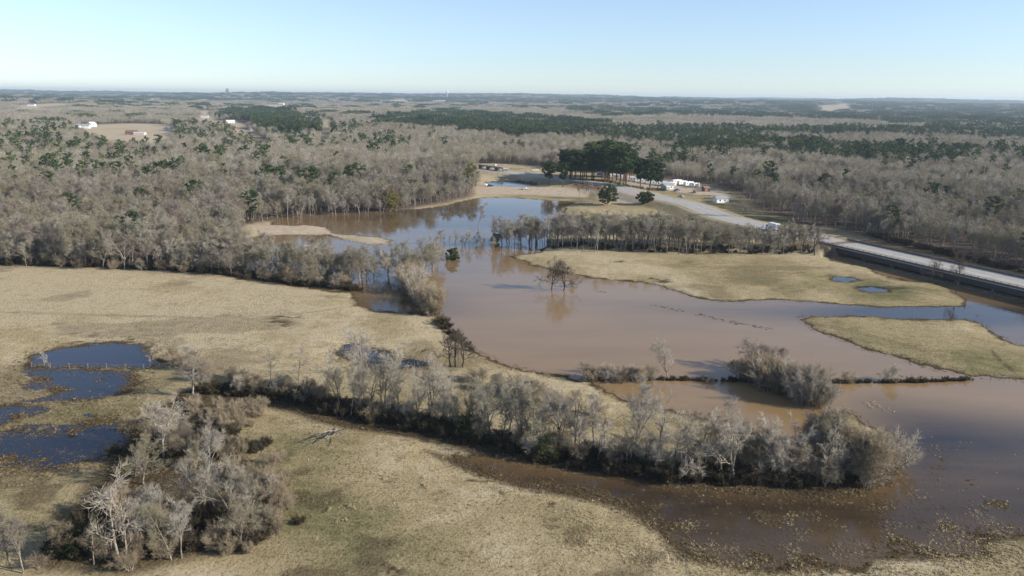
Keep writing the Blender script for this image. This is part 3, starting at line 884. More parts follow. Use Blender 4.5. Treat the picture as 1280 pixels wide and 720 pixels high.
# front hedgerow: the ones that stand out
for a in [
    ('sparse', 338, 482, 441, 'small thin dead-looking tree at the left end of the front hedgerow'),
    ('sparse_pale', 374, 483, 424, 'slim pale tree with a whitish crown near the left end of the hedgerow'),
    ('sparse', 408, 510, 436, 'tall dark bare trunk with few branches left of the pale hedgerow crowns'),
    ('vase_pale', 455, 506, 418, 'broad whitish bare tree behind the dark part of the front hedgerow'),
    ('vase_pale', 482, 510, 438, 'pale forked tree right of the broad whitish hedgerow tree'),
    ('gnarled_pale', 536, 516, 452, 'pale-topped tree leaning left over the dark hedgerow ditch'),
    ('sparse', 563, 522, 468, 'thin brownish tree right of the leaning pale-topped tree'),
    ('sparse', 603, 530, 476, 'short grey tree with crossing limbs in the middle of the hedgerow'),
    ('gnarled_dark', 563, 460, 416, 'dark crooked tree, left of a clump of three on the lake bank'),
    ('gnarled_dark', 569, 461, 413, 'dark crooked tree with the pointed top, centre of three on the lake bank'),
    ('gnarled_dark', 578, 462, 418, 'dark crooked tree, right of a clump of three on the lake bank'),
    ('spreading', 660, 548, 482, 'round bushy grey-brown tree in the hedgerow before the straw bank'),
    ('spreading', 700, 560, 490, 'wide brown-grey hedgerow tree left of the tall one by the brown pool'),
    ('vase', 790, 577, 486, 'tall spreading bare tree rising in front of the brown pool'),
    ('sparse', 748, 570, 512, 'small dark forked tree just left of the tall spreading one'),
    ('gnarled_pale', 826, 575, 506, 'pale tree with bent limbs right of the tall spreading hedgerow tree'),
    ('spreading_pale', 903, 588, 512, 'big round silvery-grey tree in the right half of the hedgerow'),
    ('vase_pale', 968, 602, 528, 'silvery tree with many upright limbs near the hedgerow end'),
    ('spreading', 872, 585, 522, 'brownish tree squeezed left of the big silvery hedgerow tree'),
    ('vase_pale', 835, 474, 419, 'lone slender whitish tree on the flooded fence row'),
    ('spreading_dark', 690, 362.5, 317, 'left of two dark bare trees standing alone in the brown lake'),
    ('gnarled_dark', 704, 363, 318, 'right of two dark bare trees standing alone in the brown lake'),
    ('gnarled_dark', 1166, 352, 319, 'crooked dark tree on the field edge beside the bridge'),
    ('upright_dark', 1195, 367, 314, 'slim upright bare tree in blue water beside the bridge'),
    ('gnarled_dark', 1018, 321, 284, 'dark wide tree at the right end of the wood by the bridge'),
    ('spreading', 925, 279, 254, 'low spreading bare tree on the verge of the causeway road'),
    ('upright', 597, 285, 247, 'tall thin tree standing in the blue upper lake'),
    ('vase', 742, 260, 240, 'small pale tree beside the round evergreen by the road'),
    ('upright', 724, 250, 230, 'left of two small bare trees on the red bank by the pines'),
    ('spreading', 737, 250, 228, 'leaning bare tree on the red bank by the pines'),
    ('sparse_pale', 56, 459, 437, 'small white leafless tree at the left end of the blue pond'),
    ('sparse_pale', 62, 460, 441, 'second small white leafless tree beside the pond fence'),
    ('sparse_pale', 187, 461, 434, 'white-branched dead tree at the right end of the blue pond'),
    ('gnarled', 241, 500, 437, 'wide dead tree with dark trunk and long pale limbs behind the left thicket'),
]:
    px_tree(*a)
# left thicket
for a in [
    ('sparse_pale', 149, 713, 576, 'tall white-trunked tree at the lower left, tallest of the thicket'),
    ('sparse_pale', 160, 714, 610, 'white-trunked tree close right of the tallest thicket tree'),
    ('sparse', 118, 712, 640, 'thin grey tree left of the white-trunked thicket trees'),
    ('spreading_pale', 206, 575, 490, 'sprawling silvery tree hanging over the dark blue pond'),
    ('gnarled_pale', 222, 560, 505, 'low tree with thick pale bent limbs at the top of the thicket'),
    ('spreading', 180, 610, 545, 'grey tree with a wide crown at the left side of the thicket'),
    ('gnarled_pale', 170, 600, 560, 'pale crooked tree lying toward the pond shore'),
    ('upright', 225, 640, 560, 'grey upright tree in the middle of the thicket'),
    ('vase', 195, 690, 595, 'grey tree with rising limbs right of the white trunks'),
    ('upright', 215, 705, 610, 'straight grey tree near the front of the thicket'),
    ('vase', 228, 702, 625, 'grey leaning tree at the front right of the thicket', None),
    ('spreading', 285, 660, 570, 'broad grey bush-like tree on the right side of the thicket'),
    ('spreading', 255, 650, 565, 'grey-brown round tree inside the thicket'),
    ('gnarled', 300, 690, 610, 'low brownish tree at the right foot of the thicket'),
    ('spreading', 318, 655, 585, 'pale grey dense tree at the right edge of the thicket'),
    ('vase', 262, 600, 525, 'purple-grey tree at the upper right of the thicket'),
    ('vase', 240, 590, 520, 'slim grey tree behind the thicket centre'),
    ('vase', 15, 716, 618, 'grey-brown twiggy tree cut by the left picture edge'),
    ('vase', 30, 722, 640, 'grey twiggy tree beside the one at the left edge'),
    ('sparse', 60, 690, 640, 'thin low tree between the left edge and the dark thicket'),
]:
    px_tree(a[0], a[1], a[2], a[2] - (a[2] - a[3]) * (1.0 if a[1] == 149 else 0.84), a[4])


def between(line, n, back, jitter=1.0):
    """n spots along a pixel line, up to 'back' metres behind it"""
    L = poly(line)
    seg = np.hypot(*(L[1:] - L[:-1]).T); cum = np.concatenate([[0], np.cumsum(seg)])
    outp = []
    for k in range(n):
        s = cum[-1] * (k + random.random()) / n
        i = min(int(np.searchsorted(cum, s, 'right')) - 1, len(seg) - 1)
        f = (s - cum[i]) / seg[i]
        p = L[i] * (1 - f) + L[i + 1] * f
        outp.append((p[0] + random.gauss(0, jitter), p[1] + abs(random.random()) * back))
    return outp


TONE = {'': 'grey-brown', '_pale': 'pale'}


def fill(line, n, back, kinds, hr, where, group, wide=(0.85, 1.15)):
    for x, y in between(line, n, back):
        k = random.choice(kinds); h = random.uniform(*hr)
        size = 'short' if h < hr[0] + 0.33 * (hr[1] - hr[0]) else 'tall' if h > hr[0] + 0.67 * (hr[1] - hr[0]) else 'middle-height'
        shape = {'spreading': 'wide-crowned', 'vase': 'forked', 'upright': 'straight', 'slender': 'slender', 'gnarled': 'crooked', 'sparse': 'thin'}[k.split('_')[0]]
        put_tree(k, x, y, h, f"{size} {shape} {TONE['_pale' if 'pale' in k else '']} bare tree {where}", group, wide=random.uniform(*wide))


fill([(420, 520), (560, 545), (700, 580), (850, 600), (1000, 610), (1060, 608)], 54, 6, ['spreading', 'vase', 'sparse', 'upright', 'sparse_pale', 'upright_pale', 'gnarled_pale', 'vase_pale', 'gnarled'], (6.5, 11.5), 'in the long hedgerow across the front pasture', 'filler trees of the front hedgerow')
fill([(690, 313), (760, 319), (880, 321.5)], 58, 22, ['slender', 'slender', 'upright', 'vase'], (10.5, 15), 'in the dense row behind the right field', 'trees of the row behind the right field', (1.05, 1.4))
fill([(880, 321.5), (1020, 322)], 30, 16, ['slender', 'upright', 'upright', 'vase'], (8, 11.5), 'in the low row by the bridge approach', 'low trees at the bridge end of the row', (1.05, 1.4))
fill([(545, 306), (590, 312), (620, 312)], 12, 12, ['sparse', 'upright', 'gnarled', 'vase'], (5, 8.5), 'in shallow water where the two lakes meet', 'small flooded trees between the two lakes')
fill([(615, 309), (650, 312), (685, 312)], 16, 18, ['slender', 'upright', 'spreading', 'vase'], (9, 14.5), 'standing in water left of the right field row', 'flooded trees between the two lakes')
fill([(312, 349), (360, 357), (440, 364)], 30, 20, ['spreading', 'vase', 'upright', 'gnarled', 'spreading_pale', 'sparse'], (8, 13.5), 'in the flooded wood behind the left pasture tip', 'flooded trees beside the left pasture')
fill([(425, 362), (470, 352), (520, 352), (545, 335)], 24, 10, ['spreading', 'vase', 'upright', 'gnarled', 'sparse', 'vase_pale'], (8, 13.5), 'round the dark inlet by the left pasture', 'trees round the dark inlet')
fill([(-40, 333), (100, 337), (200, 341), (305, 349)], 44, 26, ['spreading', 'vase', 'upright', 'spreading_pale', 'gnarled', 'slender'], (8.5, 13.5), 'at the woodland edge behind the left pasture', 'edge trees behind the left pasture', (1.0, 1.3))
fill([(1050, 287), (1160, 310), (1290, 340), (1330, 350)], 34, 22, ['slender', 'vase', 'spreading', 'upright'], (9, 13), 'at the wood edge beyond the bridge', 'edge trees beyond the bridge', (1.0, 1.25))
fill([(345, 274), (470, 265), (560, 255), (592, 244)], 24, 22, ['slender', 'vase', 'spreading', 'upright'], (8, 12), 'on the far left shore of the upper lake', 'shore trees of the upper lake', (1.0, 1.3))

# shrubs
SH = []
for (a, b_, h, w, lab) in [
    (717, 359, 3.6, 1.0, 'low grey shrub right of the two lake trees'), (886, 478, 2.6, 0.8, 'small lone olive shrub on the flooded fence row'),
    (1115, 478, 5.2, 1.1, 'twiggy brown bush on the flooded fence row right of the thicket'), (1060, 478, 3.4, 0.9, 'small pale bush on the fence row near the right thicket'),
    (940, 462, 8.0, 1.5, 'tall straw-coloured thicket bush standing in the lake'), (925, 470, 6, 1.3, 'pale bush at the left of the lake thicket'), (962, 480, 7.0, 1.5, 'brown bush in front of the tall lake thicket'),
    (975, 450, 4.5, 1.3, 'low reddish bush behind the lake thicket')]:
    x, y = P(a, b_); put_shrub(x, y, h, lab, None, w)
for (a, b_) in [(756, 476), (765, 477), (774, 476), (783, 477), (792, 476), (801, 477), (812, 476), (740, 476), (730, 474)]:
    x, y = P(a, b_); put_shrub(x, y, random.uniform(3.2, 5.4), 'dark red-brown bush of the clump left of the lone whitish tree', 'bush clump on the fence row', 1.0)
for (line, n, back, hr, lab, grp) in [
    ([(938, 474), (975, 488), (1005, 500), (1036, 514)], 24, 3.5, (4.5, 8.5), 'pale straw-grey bush in the round thicket above the brown pool', 'bushes of the round lake thicket'),
    ([(1020, 588), (1060, 604), (1086, 613)], 22, 4.5, (5.5, 10), 'olive-grey bush in the big thicket at the hedgerow end', 'bushes of the big right thicket'),
    ([(1084, 612), (1098, 598), (1096, 572)], 11, 2, (3.5, 6), 'yellowish bush on the water side of the big right thicket', 'outer bushes of the right thicket'),
    ([(935, 600), (1040, 612)], 16, 5, (4.5, 8), 'grey bush at the foot of the silvery hedgerow end trees', 'bushes at the hedgerow end'),
    ([(508, 345), (522, 374), (545, 399)], 26, 5, (5, 9), 'pale dense willow-like bush on the lake bank', 'pale bank bushes by the lake'),
    ([(440, 522), (560, 545), (700, 578), (900, 605)], 26, 4, (2.6, 4.8), 'low tangled bush under the hedgerow trees', 'understorey bushes of the hedgerow'),
    ([(600, 490), (680, 515), (740, 530)], 9, 5, (2.5, 4.5), 'brownish bush on the straw bank by the lake', 'bushes on the straw bank'),
    ([(280, 505), (350, 500), (420, 515)], 16, 4, (2.5, 4.5), 'dark low bush at the left end of the hedgerow', 'bushes at the left hedgerow end'),
    ([(70, 700), (150, 690), (260, 690), (320, 680)], 20, 10, (2.5, 5), 'tangled bush in the lower left thicket', 'bushes of the left thicket'),
    ([(150, 560), (210, 590), (300, 600)], 14, 8, (2.5, 5), 'grey-brown bush in the upper left thicket', 'upper bushes of the left thicket'),
    ([(60, 716), (190, 720), (330, 694)], 24, 6, (1.5, 3.3), 'low brown scrub at the front foot of the left thicket', 'front scrub of the left thicket'),
    ([(322, 600), (348, 640), (322, 684)], 14, 5, (2.2, 4.8), 'brown twiggy bush at the right side of the left thicket', 'side bushes of the left thicket'),
    ([(228, 518), (275, 545), (325, 528)], 20, 6, (1.3, 3.4), 'dry brown scrub between the left thicket and the hedgerow', 'scrub between thicket and hedgerow'),
    ([(205, 455), (240, 470), (290, 490)], 10, 4, (2.5, 4.5), 'pinkish dry bush right of the blue pond', 'bushes right of the pond'),
    ([(305, 347), (380, 358), (440, 363)], 22, 10, (3, 6), 'low bush at the flooded wood edge', 'bushes of the flooded wood'),
    ([(0, 334), (150, 339), (300, 348)], 26, 5, (3, 5.5), 'low bush along the left wood edge', 'bushes along the left wood edge'),
]:
    for x, y in between(line, n, back, 1.2):
        put_shrub(x, y, random.uniform(*hr), lab, grp, random.uniform(0.6, 0.9) if 'willow' in lab else random.uniform(0.75, 1.1) if 'thicket' in lab else random.uniform(0.9, 1.4), random.choice((0, 2, 3, 3)) if 'willow' in lab else random.choice((0, 1, 3, 5, 6)) if 'thicket above' in lab or 'yellowish' in lab else None)

# pines of the central grove, round evergreens
PINE = []
for seed in (51, 52, 53, 54):
    st, (V, Fq) = pine_parts(seed, H=22)
    V2, F2 = prisms(st, 6)
    PINE.append((np_mesh('trunk', V2, [(F2, M_PINEBARK)]), np_mesh('crown', V, [(Fq, M_PINE)]), 22.0))


def put_pine(x, y, h, label, group=None, wide=1.0):
    tr, cw, H = random.choice(PINE)
    root = empty('pine_tree', (x, y, gz(x, y)), random.uniform(0, 6.28), label, 'tree', group)
    s = h / H; root.scale = (s * wide, s * wide, s)
    link('trunk', tr, root); link('crown', cw, root)


for a, b_, tp, lab, w in [(686, 235, 202, 'left one of two pines standing apart on the lake beach', 1.15), (703, 236, 205, 'right one of two pines standing apart on the lake beach', 1.1), (812, 240, 200, 'dark pine at the right end of the central grove', 1.25), (800, 238, 199, 'dark pine second from the right end of the grove', 1.2), (822, 240, 204, 'lower pine at the far right of the grove', 1.1),
                      (775, 236, 186, 'tall pine in the front of the central grove', 1.2), (765, 235, 192, 'pine in the front row left of the grove gap', 1.1)]:
    x, y = P(a, b_); put_pine(x, y, top_height(a, b_, tp), lab, None, w)
for k in range(34):
    px = random.uniform(692, 792)
    x, y = P(px, random.uniform(224, 232.5))
    put_pine(x, y, random.uniform(0.86, 1.08) * (19 + 9.5 * math.exp(-((px - 757) / 34) ** 2)), 'dark green pine within the dense central grove by the road', 'pines of the central grove', random.uniform(1.0, 1.3))


def leafy(name, seed, H, W, mat, n=70, per=60, size=0.3, trunk_h=0.25):
    g = np.random.default_rng(seed)
    S = [(0, 0, -0.3, 0, 0, H * 0.5, 0.28, 0.15)]; cs, rs = [], []
    for i in range(n):
        d = g.normal(0, 1, 3); d /= np.linalg.norm(d); u = g.random() ** 0.45
        c = np.array([d[0] * W * u, d[1] * W * u, H * 0.52 + d[2] * H * 0.46 * u]); c[2] = max(c[2], H * 0.08)
        cs.append(c); rs.append(g.uniform(0.5, 1.1)); S.append((0, 0, H * g.uniform(0.15, 0.45), *c, 0.06, 0.02))
    V, Fq = leaf_cloud(g, cs, rs, per, size)
    V2, F2 = prisms(S, 4)
    return np_mesh('trunk', V2, [(F2, M_BARK)]), np_mesh('crown', V, [(Fq, mat)])


for a, b_, tp, W, mt_, lab in [(759, 258, 231, 6.5, M_OLIVE, 'round dark evergreen tree standing alone before the causeway road'), (806, 258, 243, 5.2, M_OLIVE, 'low spreading evergreen bush right of the round evergreen'),
                              (488, 264, 234, 4.6, M_GOLD, 'yellowish-green leafy tree at the upper lake shore'), (588, 240, 204, 5.5, M_GOLD, 'tall yellow-tinged leafy tree where the lake meets the road'),
                              (965, 240, 217, 6.5, M_PINE, 'round dark green tree alone in the grey woods right of the lot'), (1030, 244, 218, 5.0, M_OLIVE, 'small round green tree in the grey woods on the right'),
                              (620, 303, 287, 2.2, M_OLIVE, 'small green shrub tree in the flooded row'), (566, 325, 306, 2.6, M_OLIVE, 'green shrub tree in water left of the lake trees'), (104, 690, 662, 1.8, M_DARKLEAF, 'dark evergreen tree inside the lower left thicket'),
                              (84, 700, 674, 1.8, M_DARKLEAF, 'blackish bush at the lower left thicket edge'), (685, 575, 545, 2.4, M_OLIVE, 'grey-green evergreen bush in the hedgerow ditch'), (585, 548, 520, 2.6, M_OLIVE, 'dark evergreen bush in the hedgerow left of the middle')]:
    x, y = P(a, b_); h = top_height(a, b_, tp)
    tr, cw = leafy('evergreen_tree', int(a * 7 + b_), h, W, mt_, size=0.3 if y > 250 else 0.14, n=170 if W > 4 else 70 if h > 6 else 40)
    root = empty('evergreen_tree', (x, y, gz(x, y)), 0, lab, 'tree')
    link('trunk', tr, root); link('crown', cw, root)

# ------------------------------------------------------------------ woods: everything beyond the nearest trees
def scatter_points(name, pts, idx, rot, scl, col_):
    me = bpy.data.meshes.new(name)
    me.vertices.add(len(pts)); me.vertices.foreach_set('co', np.asarray(pts, np.float32).ravel())
    for k, ty, v in (('which', 'INT', idx), ('turn', 'FLOAT', rot), ('size', 'FLOAT', scl)):
        a = me.attributes.new(k, ty, 'POINT'); a.data.foreach_set('value', np.asarray(v, np.int32 if ty == 'INT' else np.float32))
    o = link(name, me)
    ng = bpy.data.node_groups.new(name + '_scatter', 'GeometryNodeTree')
    ng.interface.new_socket('Geometry', in_out='INPUT', socket_type='NodeSocketGeometry')
    ng.interface.new_socket('Geometry', in_out='OUTPUT', socket_type='NodeSocketGeometry')
    nd = ng.nodes
    gi, go = nd.new('NodeGroupInput'), nd.new('NodeGroupOutput')
    ip = nd.new('GeometryNodeInstanceOnPoints'); ip.inputs['Pick Instance'].default_value = True
    ci = nd.new('GeometryNodeCollectionInfo'); ci.inputs['Collection'].default_value = col_
    ci.inputs['Separate Children'].default_value = True; ci.inputs['Reset Children'].default_value = True

    def named(n, ty):
        a = nd.new('GeometryNodeInputNamedAttribute'); a.data_type = ty; a.inputs[0].default_value = n
        return [s for s in a.outputs if s.enabled and s.name == 'Attribute'][0]
    cb = nd.new('ShaderNodeCombineXYZ')
    L = ng.links
    L.new(gi.outputs[0], ip.inputs['Points']); L.new(ci.outputs[0], ip.inputs['Instance'])
    L.new(named('which', 'INT'), ip.inputs['Instance Index'])
    L.new(named('turn', 'FLOAT'), cb.inputs[2]); L.new(cb.outputs[0], ip.inputs['Rotation'])
    L.new(named('size', 'FLOAT'), ip.inputs['Scale']); L.new(ip.outputs[0], go.inputs[0])
    md = o.modifiers.new('scatter', 'NODES'); md.node_group = ng
    return o


def coll(name, objs):
    c = bpy.data.collections.new(name)
    for k, o in enumerate(objs):
        o.name = 'tree_shape_%02d' % (k + len(bpy.data.collections) * 20); c.objects.link(o)
    return c


def merged(kind, i):
    tr, cw, H = PROTO[kind][i % len(PROTO[kind])]
    o = bpy.data.objects.new('tree', None)
    V, G = [], []
    b0 = 0
    for me_ in (tr, cw):
        n = len(me_.vertices); co = np.zeros(n * 3, np.float32); me_.vertices.foreach_get('co', co)
        l = np.zeros(len(me_.loops), np.int32); me_.loops.foreach_get('vertex_index', l)
        V.append(co.reshape(-1, 3)); G.append((l.reshape(-1, 4) + b0, me_.materials[0])); b0 += n
    bpy.data.objects.remove(o)
    return proto_obj('tree', np.concatenate(V), G)


bare_objs, pine_objs = [], []
# bare: 0-9 near, 10-14 middle, 15-18 far stands
for k, i in (('spreading', 0), ('vase', 0), ('upright', 0), ('spreading', 1), ('vase', 1), ('upright', 1), ('slender', 0), ('gnarled', 0), ('slender', 2), ('sparse', 0)):
    bare_objs.append(merged(k, i))
for s in range(5):
    V, Fq = far_bare(200 + s, H=14.5, W=[3.2, 3.8, 2.9, 4.2, 3.5][s], n=330, w=0.14)
    bare_objs.append(proto_obj('tree', V, [(Fq, M_TWIG)]))
for s in range(4):
    g = np.random.default_rng(300 + s); VV, FF, b0 = [], [], 0
    for k in range(46):
        V, Fq = far_bare(int(g.integers(1e6)), H=g.uniform(11, 17), W=g.uniform(2.8, 4.2), n=44, w=0.42)
        V = V + np.array([g.uniform(-25, 25), g.uniform(-25, 25), 0]); VV.append(V); FF.append(Fq + b0); b0 += len(V)
    bare_objs.append(proto_obj('tree', np.concatenate(VV), [(np.concatenate(FF), M_TWIG)]))
# pine: 0-2 near, 3-6 middle, 7-9 far stands
for s in range(3):
    st, (V, Fq) = pine_parts(60 + s, H=21, per=26, size=0.48, nb=40); V2, F2 = prisms(st, 4)
    VV, GG = join_np([(V, Fq, M_PINE), (V2, F2, M_PINEBARK)]); pine_objs.append(proto_obj('tree', VV, GG))
for s in range(4):
    a, b2 = far_pine(70 + s); VV, GG = join_np([(*a, M_PINE), (*b2, M_PINEBARK)]); pine_objs.append(proto_obj('tree', VV, GG))
for s in range(3):
    g = np.random.default_rng(400 + s); VV, FF, b0 = [], [], 0
    for k in range(44):
        (V, Fq), _ = far_pine(int(g.integers(1e6)), H=g.uniform(15, 22), W=g.uniform(2.6, 3.6), per=5, size=1.5, nb=11)
        V = V + np.array([g.uniform(-25, 25), g.uniform(-25, 25), 0]); VV.append(V); FF.append(Fq + b0); b0 += len(V)
    pine_objs.append(proto_obj('tree', np.concatenate(VV), [(np.concatenate(FF), M_PINE)]))


def sector(r0, r1, spacing, half=0.66):
    """jittered grid in the seen part of the land"""
    xs = np.arange(-r1 * math.sin(half), r1 * math.sin(half), spacing); ys = np.arange(-40, r1, spacing)
    A, B = np.meshgrid(xs, ys); a, b_ = A.ravel(), B.ravel()
    d = np.hypot(a, b_)
    k = (d > r0 * 0.97) & (d < r1 * 1.03) & (b_ > 150) & (np.abs(a) < b_ * math.tan(half) + 25)
    a, b_ = a[k], b_[k]
    a = a + RNG.uniform(-0.48, 0.48, len(a)) * spacing; b_ = b_ + RNG.uniform(-0.48, 0.48, len(b_)) * spacing
    d = np.hypot(a, b_); k = (d >= r0) & (d < r1)
    return a[k], b_[k]


WOODS = [(poly([(692, 308), (800, 313), (1020, 317), (1020, 308), (880, 304), (740, 302), (690, 302)]), 0.95), (poly([(312, 344), (440, 356), (440, 334), (316, 322)]), 0.42),
         (poly([(622, 306), (682, 308), (684, 300), (626, 298)]), 0.4)]
BP, BI, BS, PP, PI_, PS = [], [], [], [], [], []
for tier, (r0, r1, sp_) in enumerate(((180, 560, 4.6), (560, 1500, 5.4), (1500, 4200, 36), (4200, 15000, 62))):
    x, y = sector(r0, r1, sp_)
    ok = np.ones(len(x), bool)
    if tier < 2:
        ok &= ~inside(OPEN, x, y)
        ok &= road_d(x, y) > 15
    for q in CLEAR: ok &= sdist(q, x, y) < (-2 if tier < 2 else -18)
    if tier < 2: ok &= (noise(x / 11, y / 11, 91) > 0.16) & (fbm(x / 60, y / 40, 92, 3) > 0.30)
    x, y = x[ok], y[ok]
    if tier == 0:     # woods inside the open land: the row behind the right field and the flooded wood
        ex, ey = sector(180, 560, 3.2)
        e = np.zeros(len(ex), bool)
        for q, dn in WOODS: e |= inside(q, ex, ey) & (RNG.random(len(ex)) < dn)
        x, y = np.concatenate([x, ex[e]]), np.concatenate([y, ey[e]])
    inw = np.zeros(len(x), bool)
    if tier == 0: inw[len(x) - int(e.sum()):] = True
    z, sd_ = land(x, y)
    p = (0.006 + 0.07 * sstep(0.6, 0.75, fbm(x / 70, y / 70, 93, 3))) * (1.0 if tier < 2 else 0.0)
    big = fbm(x / 420, y / 260, 77, 4)
    d = np.hypot(x, y)
    lr = 0.4 + 0.6 * sstep(-300, 700, x)
    p = np.maximum(p, lr * sstep(0.56, 0.66, big) * 0.5 * sstep(700, 1100, d))
    p = np.maximum(p, lr * sstep(0.50, 0.60, fbm(x / 1100, y / 500, 78, 4)) * sstep(1600, 2600, d) * 0.6 * (0.3 + 1.0 * noise(x / 150, y / 150, 5)))
    p = np.maximum(p, sstep(400, 1600, x) * sstep(1700, 2600, d) * sstep(0.42, 0.5, big) * 0.8)
    p = np.maximum(p, sstep(3500, 7000, d) * (0.25 + 0.55 * sstep(0.45, 0.6, fbm(x / 700 + 7, y / 400, 79, 4))))
    for q, w in PINES:
        e = sstep(-12, 14, sdist(q, x, y) + 110 * (fbm(x / 40, y / 40, 13, 3) - 0.5)); p = np.maximum(p, e * (w if w > 0.75 else w * 0.3 if q[:, 0].mean() < 0 else w * 0.8))
    ispine = (RNG.random(len(x)) < p) & ~inw
    size = RNG.uniform(0.55, 1.15, len(x)) * (0.55 + 0.75 * fbm(x / 45, y / 45, 99, 3)) * (0.98 if tier < 2 else 0.98)
    size = np.where(inw, np.clip(size, 0.5, 0.85) * np.where(x > 76, 0.72, 1.0), size)
    for sel, (AP, AI, AS), lo in ((~ispine, (BP, BI, BS), (0, 10, 15, 15)[tier]), (ispine, (PP, PI_, PS), (0, 3, 7, 7)[tier])):
        n = int(sel.sum())
        cnt = (10, 5, 4, 4)[tier] if AP is BP else (3, 4, 3, 3)[tier]
        AP.append(np.stack([x[sel], y[sel], z[sel]], 1)); AI.append(lo + RNG.integers(0, cnt, n)); AS.append(size[sel] * (1.0 if tier < 3 else 1.35) * (1.0 if AP is BP else 0.88))
for nm, (AP, AI, AS), oo in (('bare_woodland', (BP, BI, BS), bare_objs), ('pine_woodland', (PP, PI_, PS), pine_objs)):
    pts = np.concatenate(AP)
    o = scatter_points(nm, pts, np.concatenate(AI), RNG.uniform(0, 6.28, len(pts)), np.concatenate(AS), coll(nm + '_shapes', oo))
    tag(o, 'leafless grey-brown woodland reaching to the horizon' if nm[0] == 'b' else 'scattered dark green pine stands within the grey woods', 'woodland', None, 'stuff')
    print(nm, len(pts))

# brush and brambles under the hedgerow, in the thicket and along the wood edges
S, T = shrub_skel(90, 1.6, 1.6, 14, 0.03, 5, 3)
bo = []
for s in range(3):
    S, T = shrub_skel(90 + s, 1.7, 2.0, 14, 0.035, 5, 3); V, Fq = prisms(np.concatenate([S, T]), 3)
    bo.append(proto_obj('tree', V, [(Fq, M_BRUSH)]))
bx = []
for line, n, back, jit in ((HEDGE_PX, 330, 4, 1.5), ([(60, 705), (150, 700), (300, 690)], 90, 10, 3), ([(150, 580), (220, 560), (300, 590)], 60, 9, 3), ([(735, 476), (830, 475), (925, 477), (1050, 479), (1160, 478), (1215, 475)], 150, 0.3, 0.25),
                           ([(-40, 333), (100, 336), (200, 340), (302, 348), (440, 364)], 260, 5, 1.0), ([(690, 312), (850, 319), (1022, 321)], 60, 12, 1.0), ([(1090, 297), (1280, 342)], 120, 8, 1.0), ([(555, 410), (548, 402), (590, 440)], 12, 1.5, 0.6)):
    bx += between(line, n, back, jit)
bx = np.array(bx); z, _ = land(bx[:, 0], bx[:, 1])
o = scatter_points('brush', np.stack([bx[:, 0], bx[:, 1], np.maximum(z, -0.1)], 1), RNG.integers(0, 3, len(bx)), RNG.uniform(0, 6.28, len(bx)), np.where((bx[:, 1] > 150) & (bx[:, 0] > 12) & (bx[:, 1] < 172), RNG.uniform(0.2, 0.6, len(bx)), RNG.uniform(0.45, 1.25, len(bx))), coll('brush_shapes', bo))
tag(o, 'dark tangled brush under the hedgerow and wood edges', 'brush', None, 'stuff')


# straw tufts on the pasture and in the marsh
def tufts(xs, ys, zs, hs, blades=9, seed=5):
    g = np.random.default_rng(seed); n = len(xs)
    c = np.stack([xs, ys, zs], 1)[:, None, :]
    th = g.uniform(0, 6.28, (n, blades)); rad = g.uniform(0.0, 0.45, (n, blades)) * hs[:, None]
    base = c + np.stack([np.cos(th) * rad, np.sin(th) * rad, np.zeros_like(th)], 2)
    lean = g.uniform(0.25, 0.95, (n, blades)) * hs[:, None]
    tip = base + np.stack([np.cos(th) * lean, np.sin(th) * lean, hs[:, None] * g.uniform(0.55, 1.0, (n, blades))], 2)
    w = (hs[:, None] * g.uniform(0.07, 0.16, (n, blades)))[..., None]
    s = np.stack([-np.sin(th), np.cos(th), np.zeros_like(th)], 2) * w
    back = base - np.stack([np.cos(th), np.sin(th), np.zeros_like(th)], 2) * w * 0.8
    V = np.stack([base - s, base + s, tip, back], 2).reshape(-1, 3)
    i = np.arange(n * blades) * 4
    return V, np.concatenate([np.stack([i, i + 1, i + 2], 1), np.stack([i + 1, i + 3, i + 2], 1), np.stack([i + 3, i, i + 2], 1)])


def rnd_px(n, x0, x1, y0, y1):
    a = RNG.uniform(x0, x1, n); b_ = RNG.uniform(y0, y1, n)
    return np.array([P(u, v) for u, v in zip(a, b_)])


tx = [rnd_px(15000, -60, 1000, 520, 800), rnd_px(1400, 0, 260, 440, 620), rnd_px(900, 200, 640, 400, 520)]
pt = np.concatenate(tx); z, s_ = land(pt[:, 0], pt[:, 1])
dens = fbm(pt[:, 0] / 6, pt[:, 1] / 6, 131, 3)
k = (s_ > -0.6) & (RNG.random(len(pt)) < sstep(0.3, 0.7, dens)) & (z > -0.1)
pt, z = pt[k], z[k]
hs = RNG.uniform(0.06, 0.2, len(pt)) + 0.25 * (RNG.random(len(pt)) < 0.03)
# marsh hummocks, thick near the front shore
mk = np.concatenate([rnd_px(5200, 840, 1340, 600, 760), rnd_px(500, 600, 1000, 580, 720), rnd_px(2600, 1040, 1340, 490, 660), rnd_px(3800, -40, 200, 455, 600), rnd_px(14000, 700, 1340, 640, 770)])
zm, sm = land(mk[:, 0], mk[:, 1])
cl = fbm(mk[:, 0] / 3.2, mk[:, 1] / 3.2, 141, 3)
keep = (RNG.random(len(mk)) < np.where(sm > -4, sstep(0.38, 0.68, cl), sstep(0.5, 0.62, cl)) * (0.12 + 0.88 * sstep(-14, 2, sm)))
mk, zm = mk[keep], zm[keep]
hm = RNG.uniform(0.07, 0.30, len(mk)) 
cl2 = [(435, 637), (430, 655), (480, 604), (530, 610), (533, 613), (500, 580), (505, 578), (412, 642), (440, 640), (424, 656), (628, 618), (630, 620), (542, 590), (1085, 505), (1088, 510), (1093, 504), (1095, 508), (1114, 516), (1108, 512)]
ex = np.array([P(a + RNG.uniform(-4, 4), b_ + RNG.uniform(-2, 2)) for a, b_ in cl2 for _ in range(5)]); ze, _ = land(ex[:, 0], ex[:, 1])
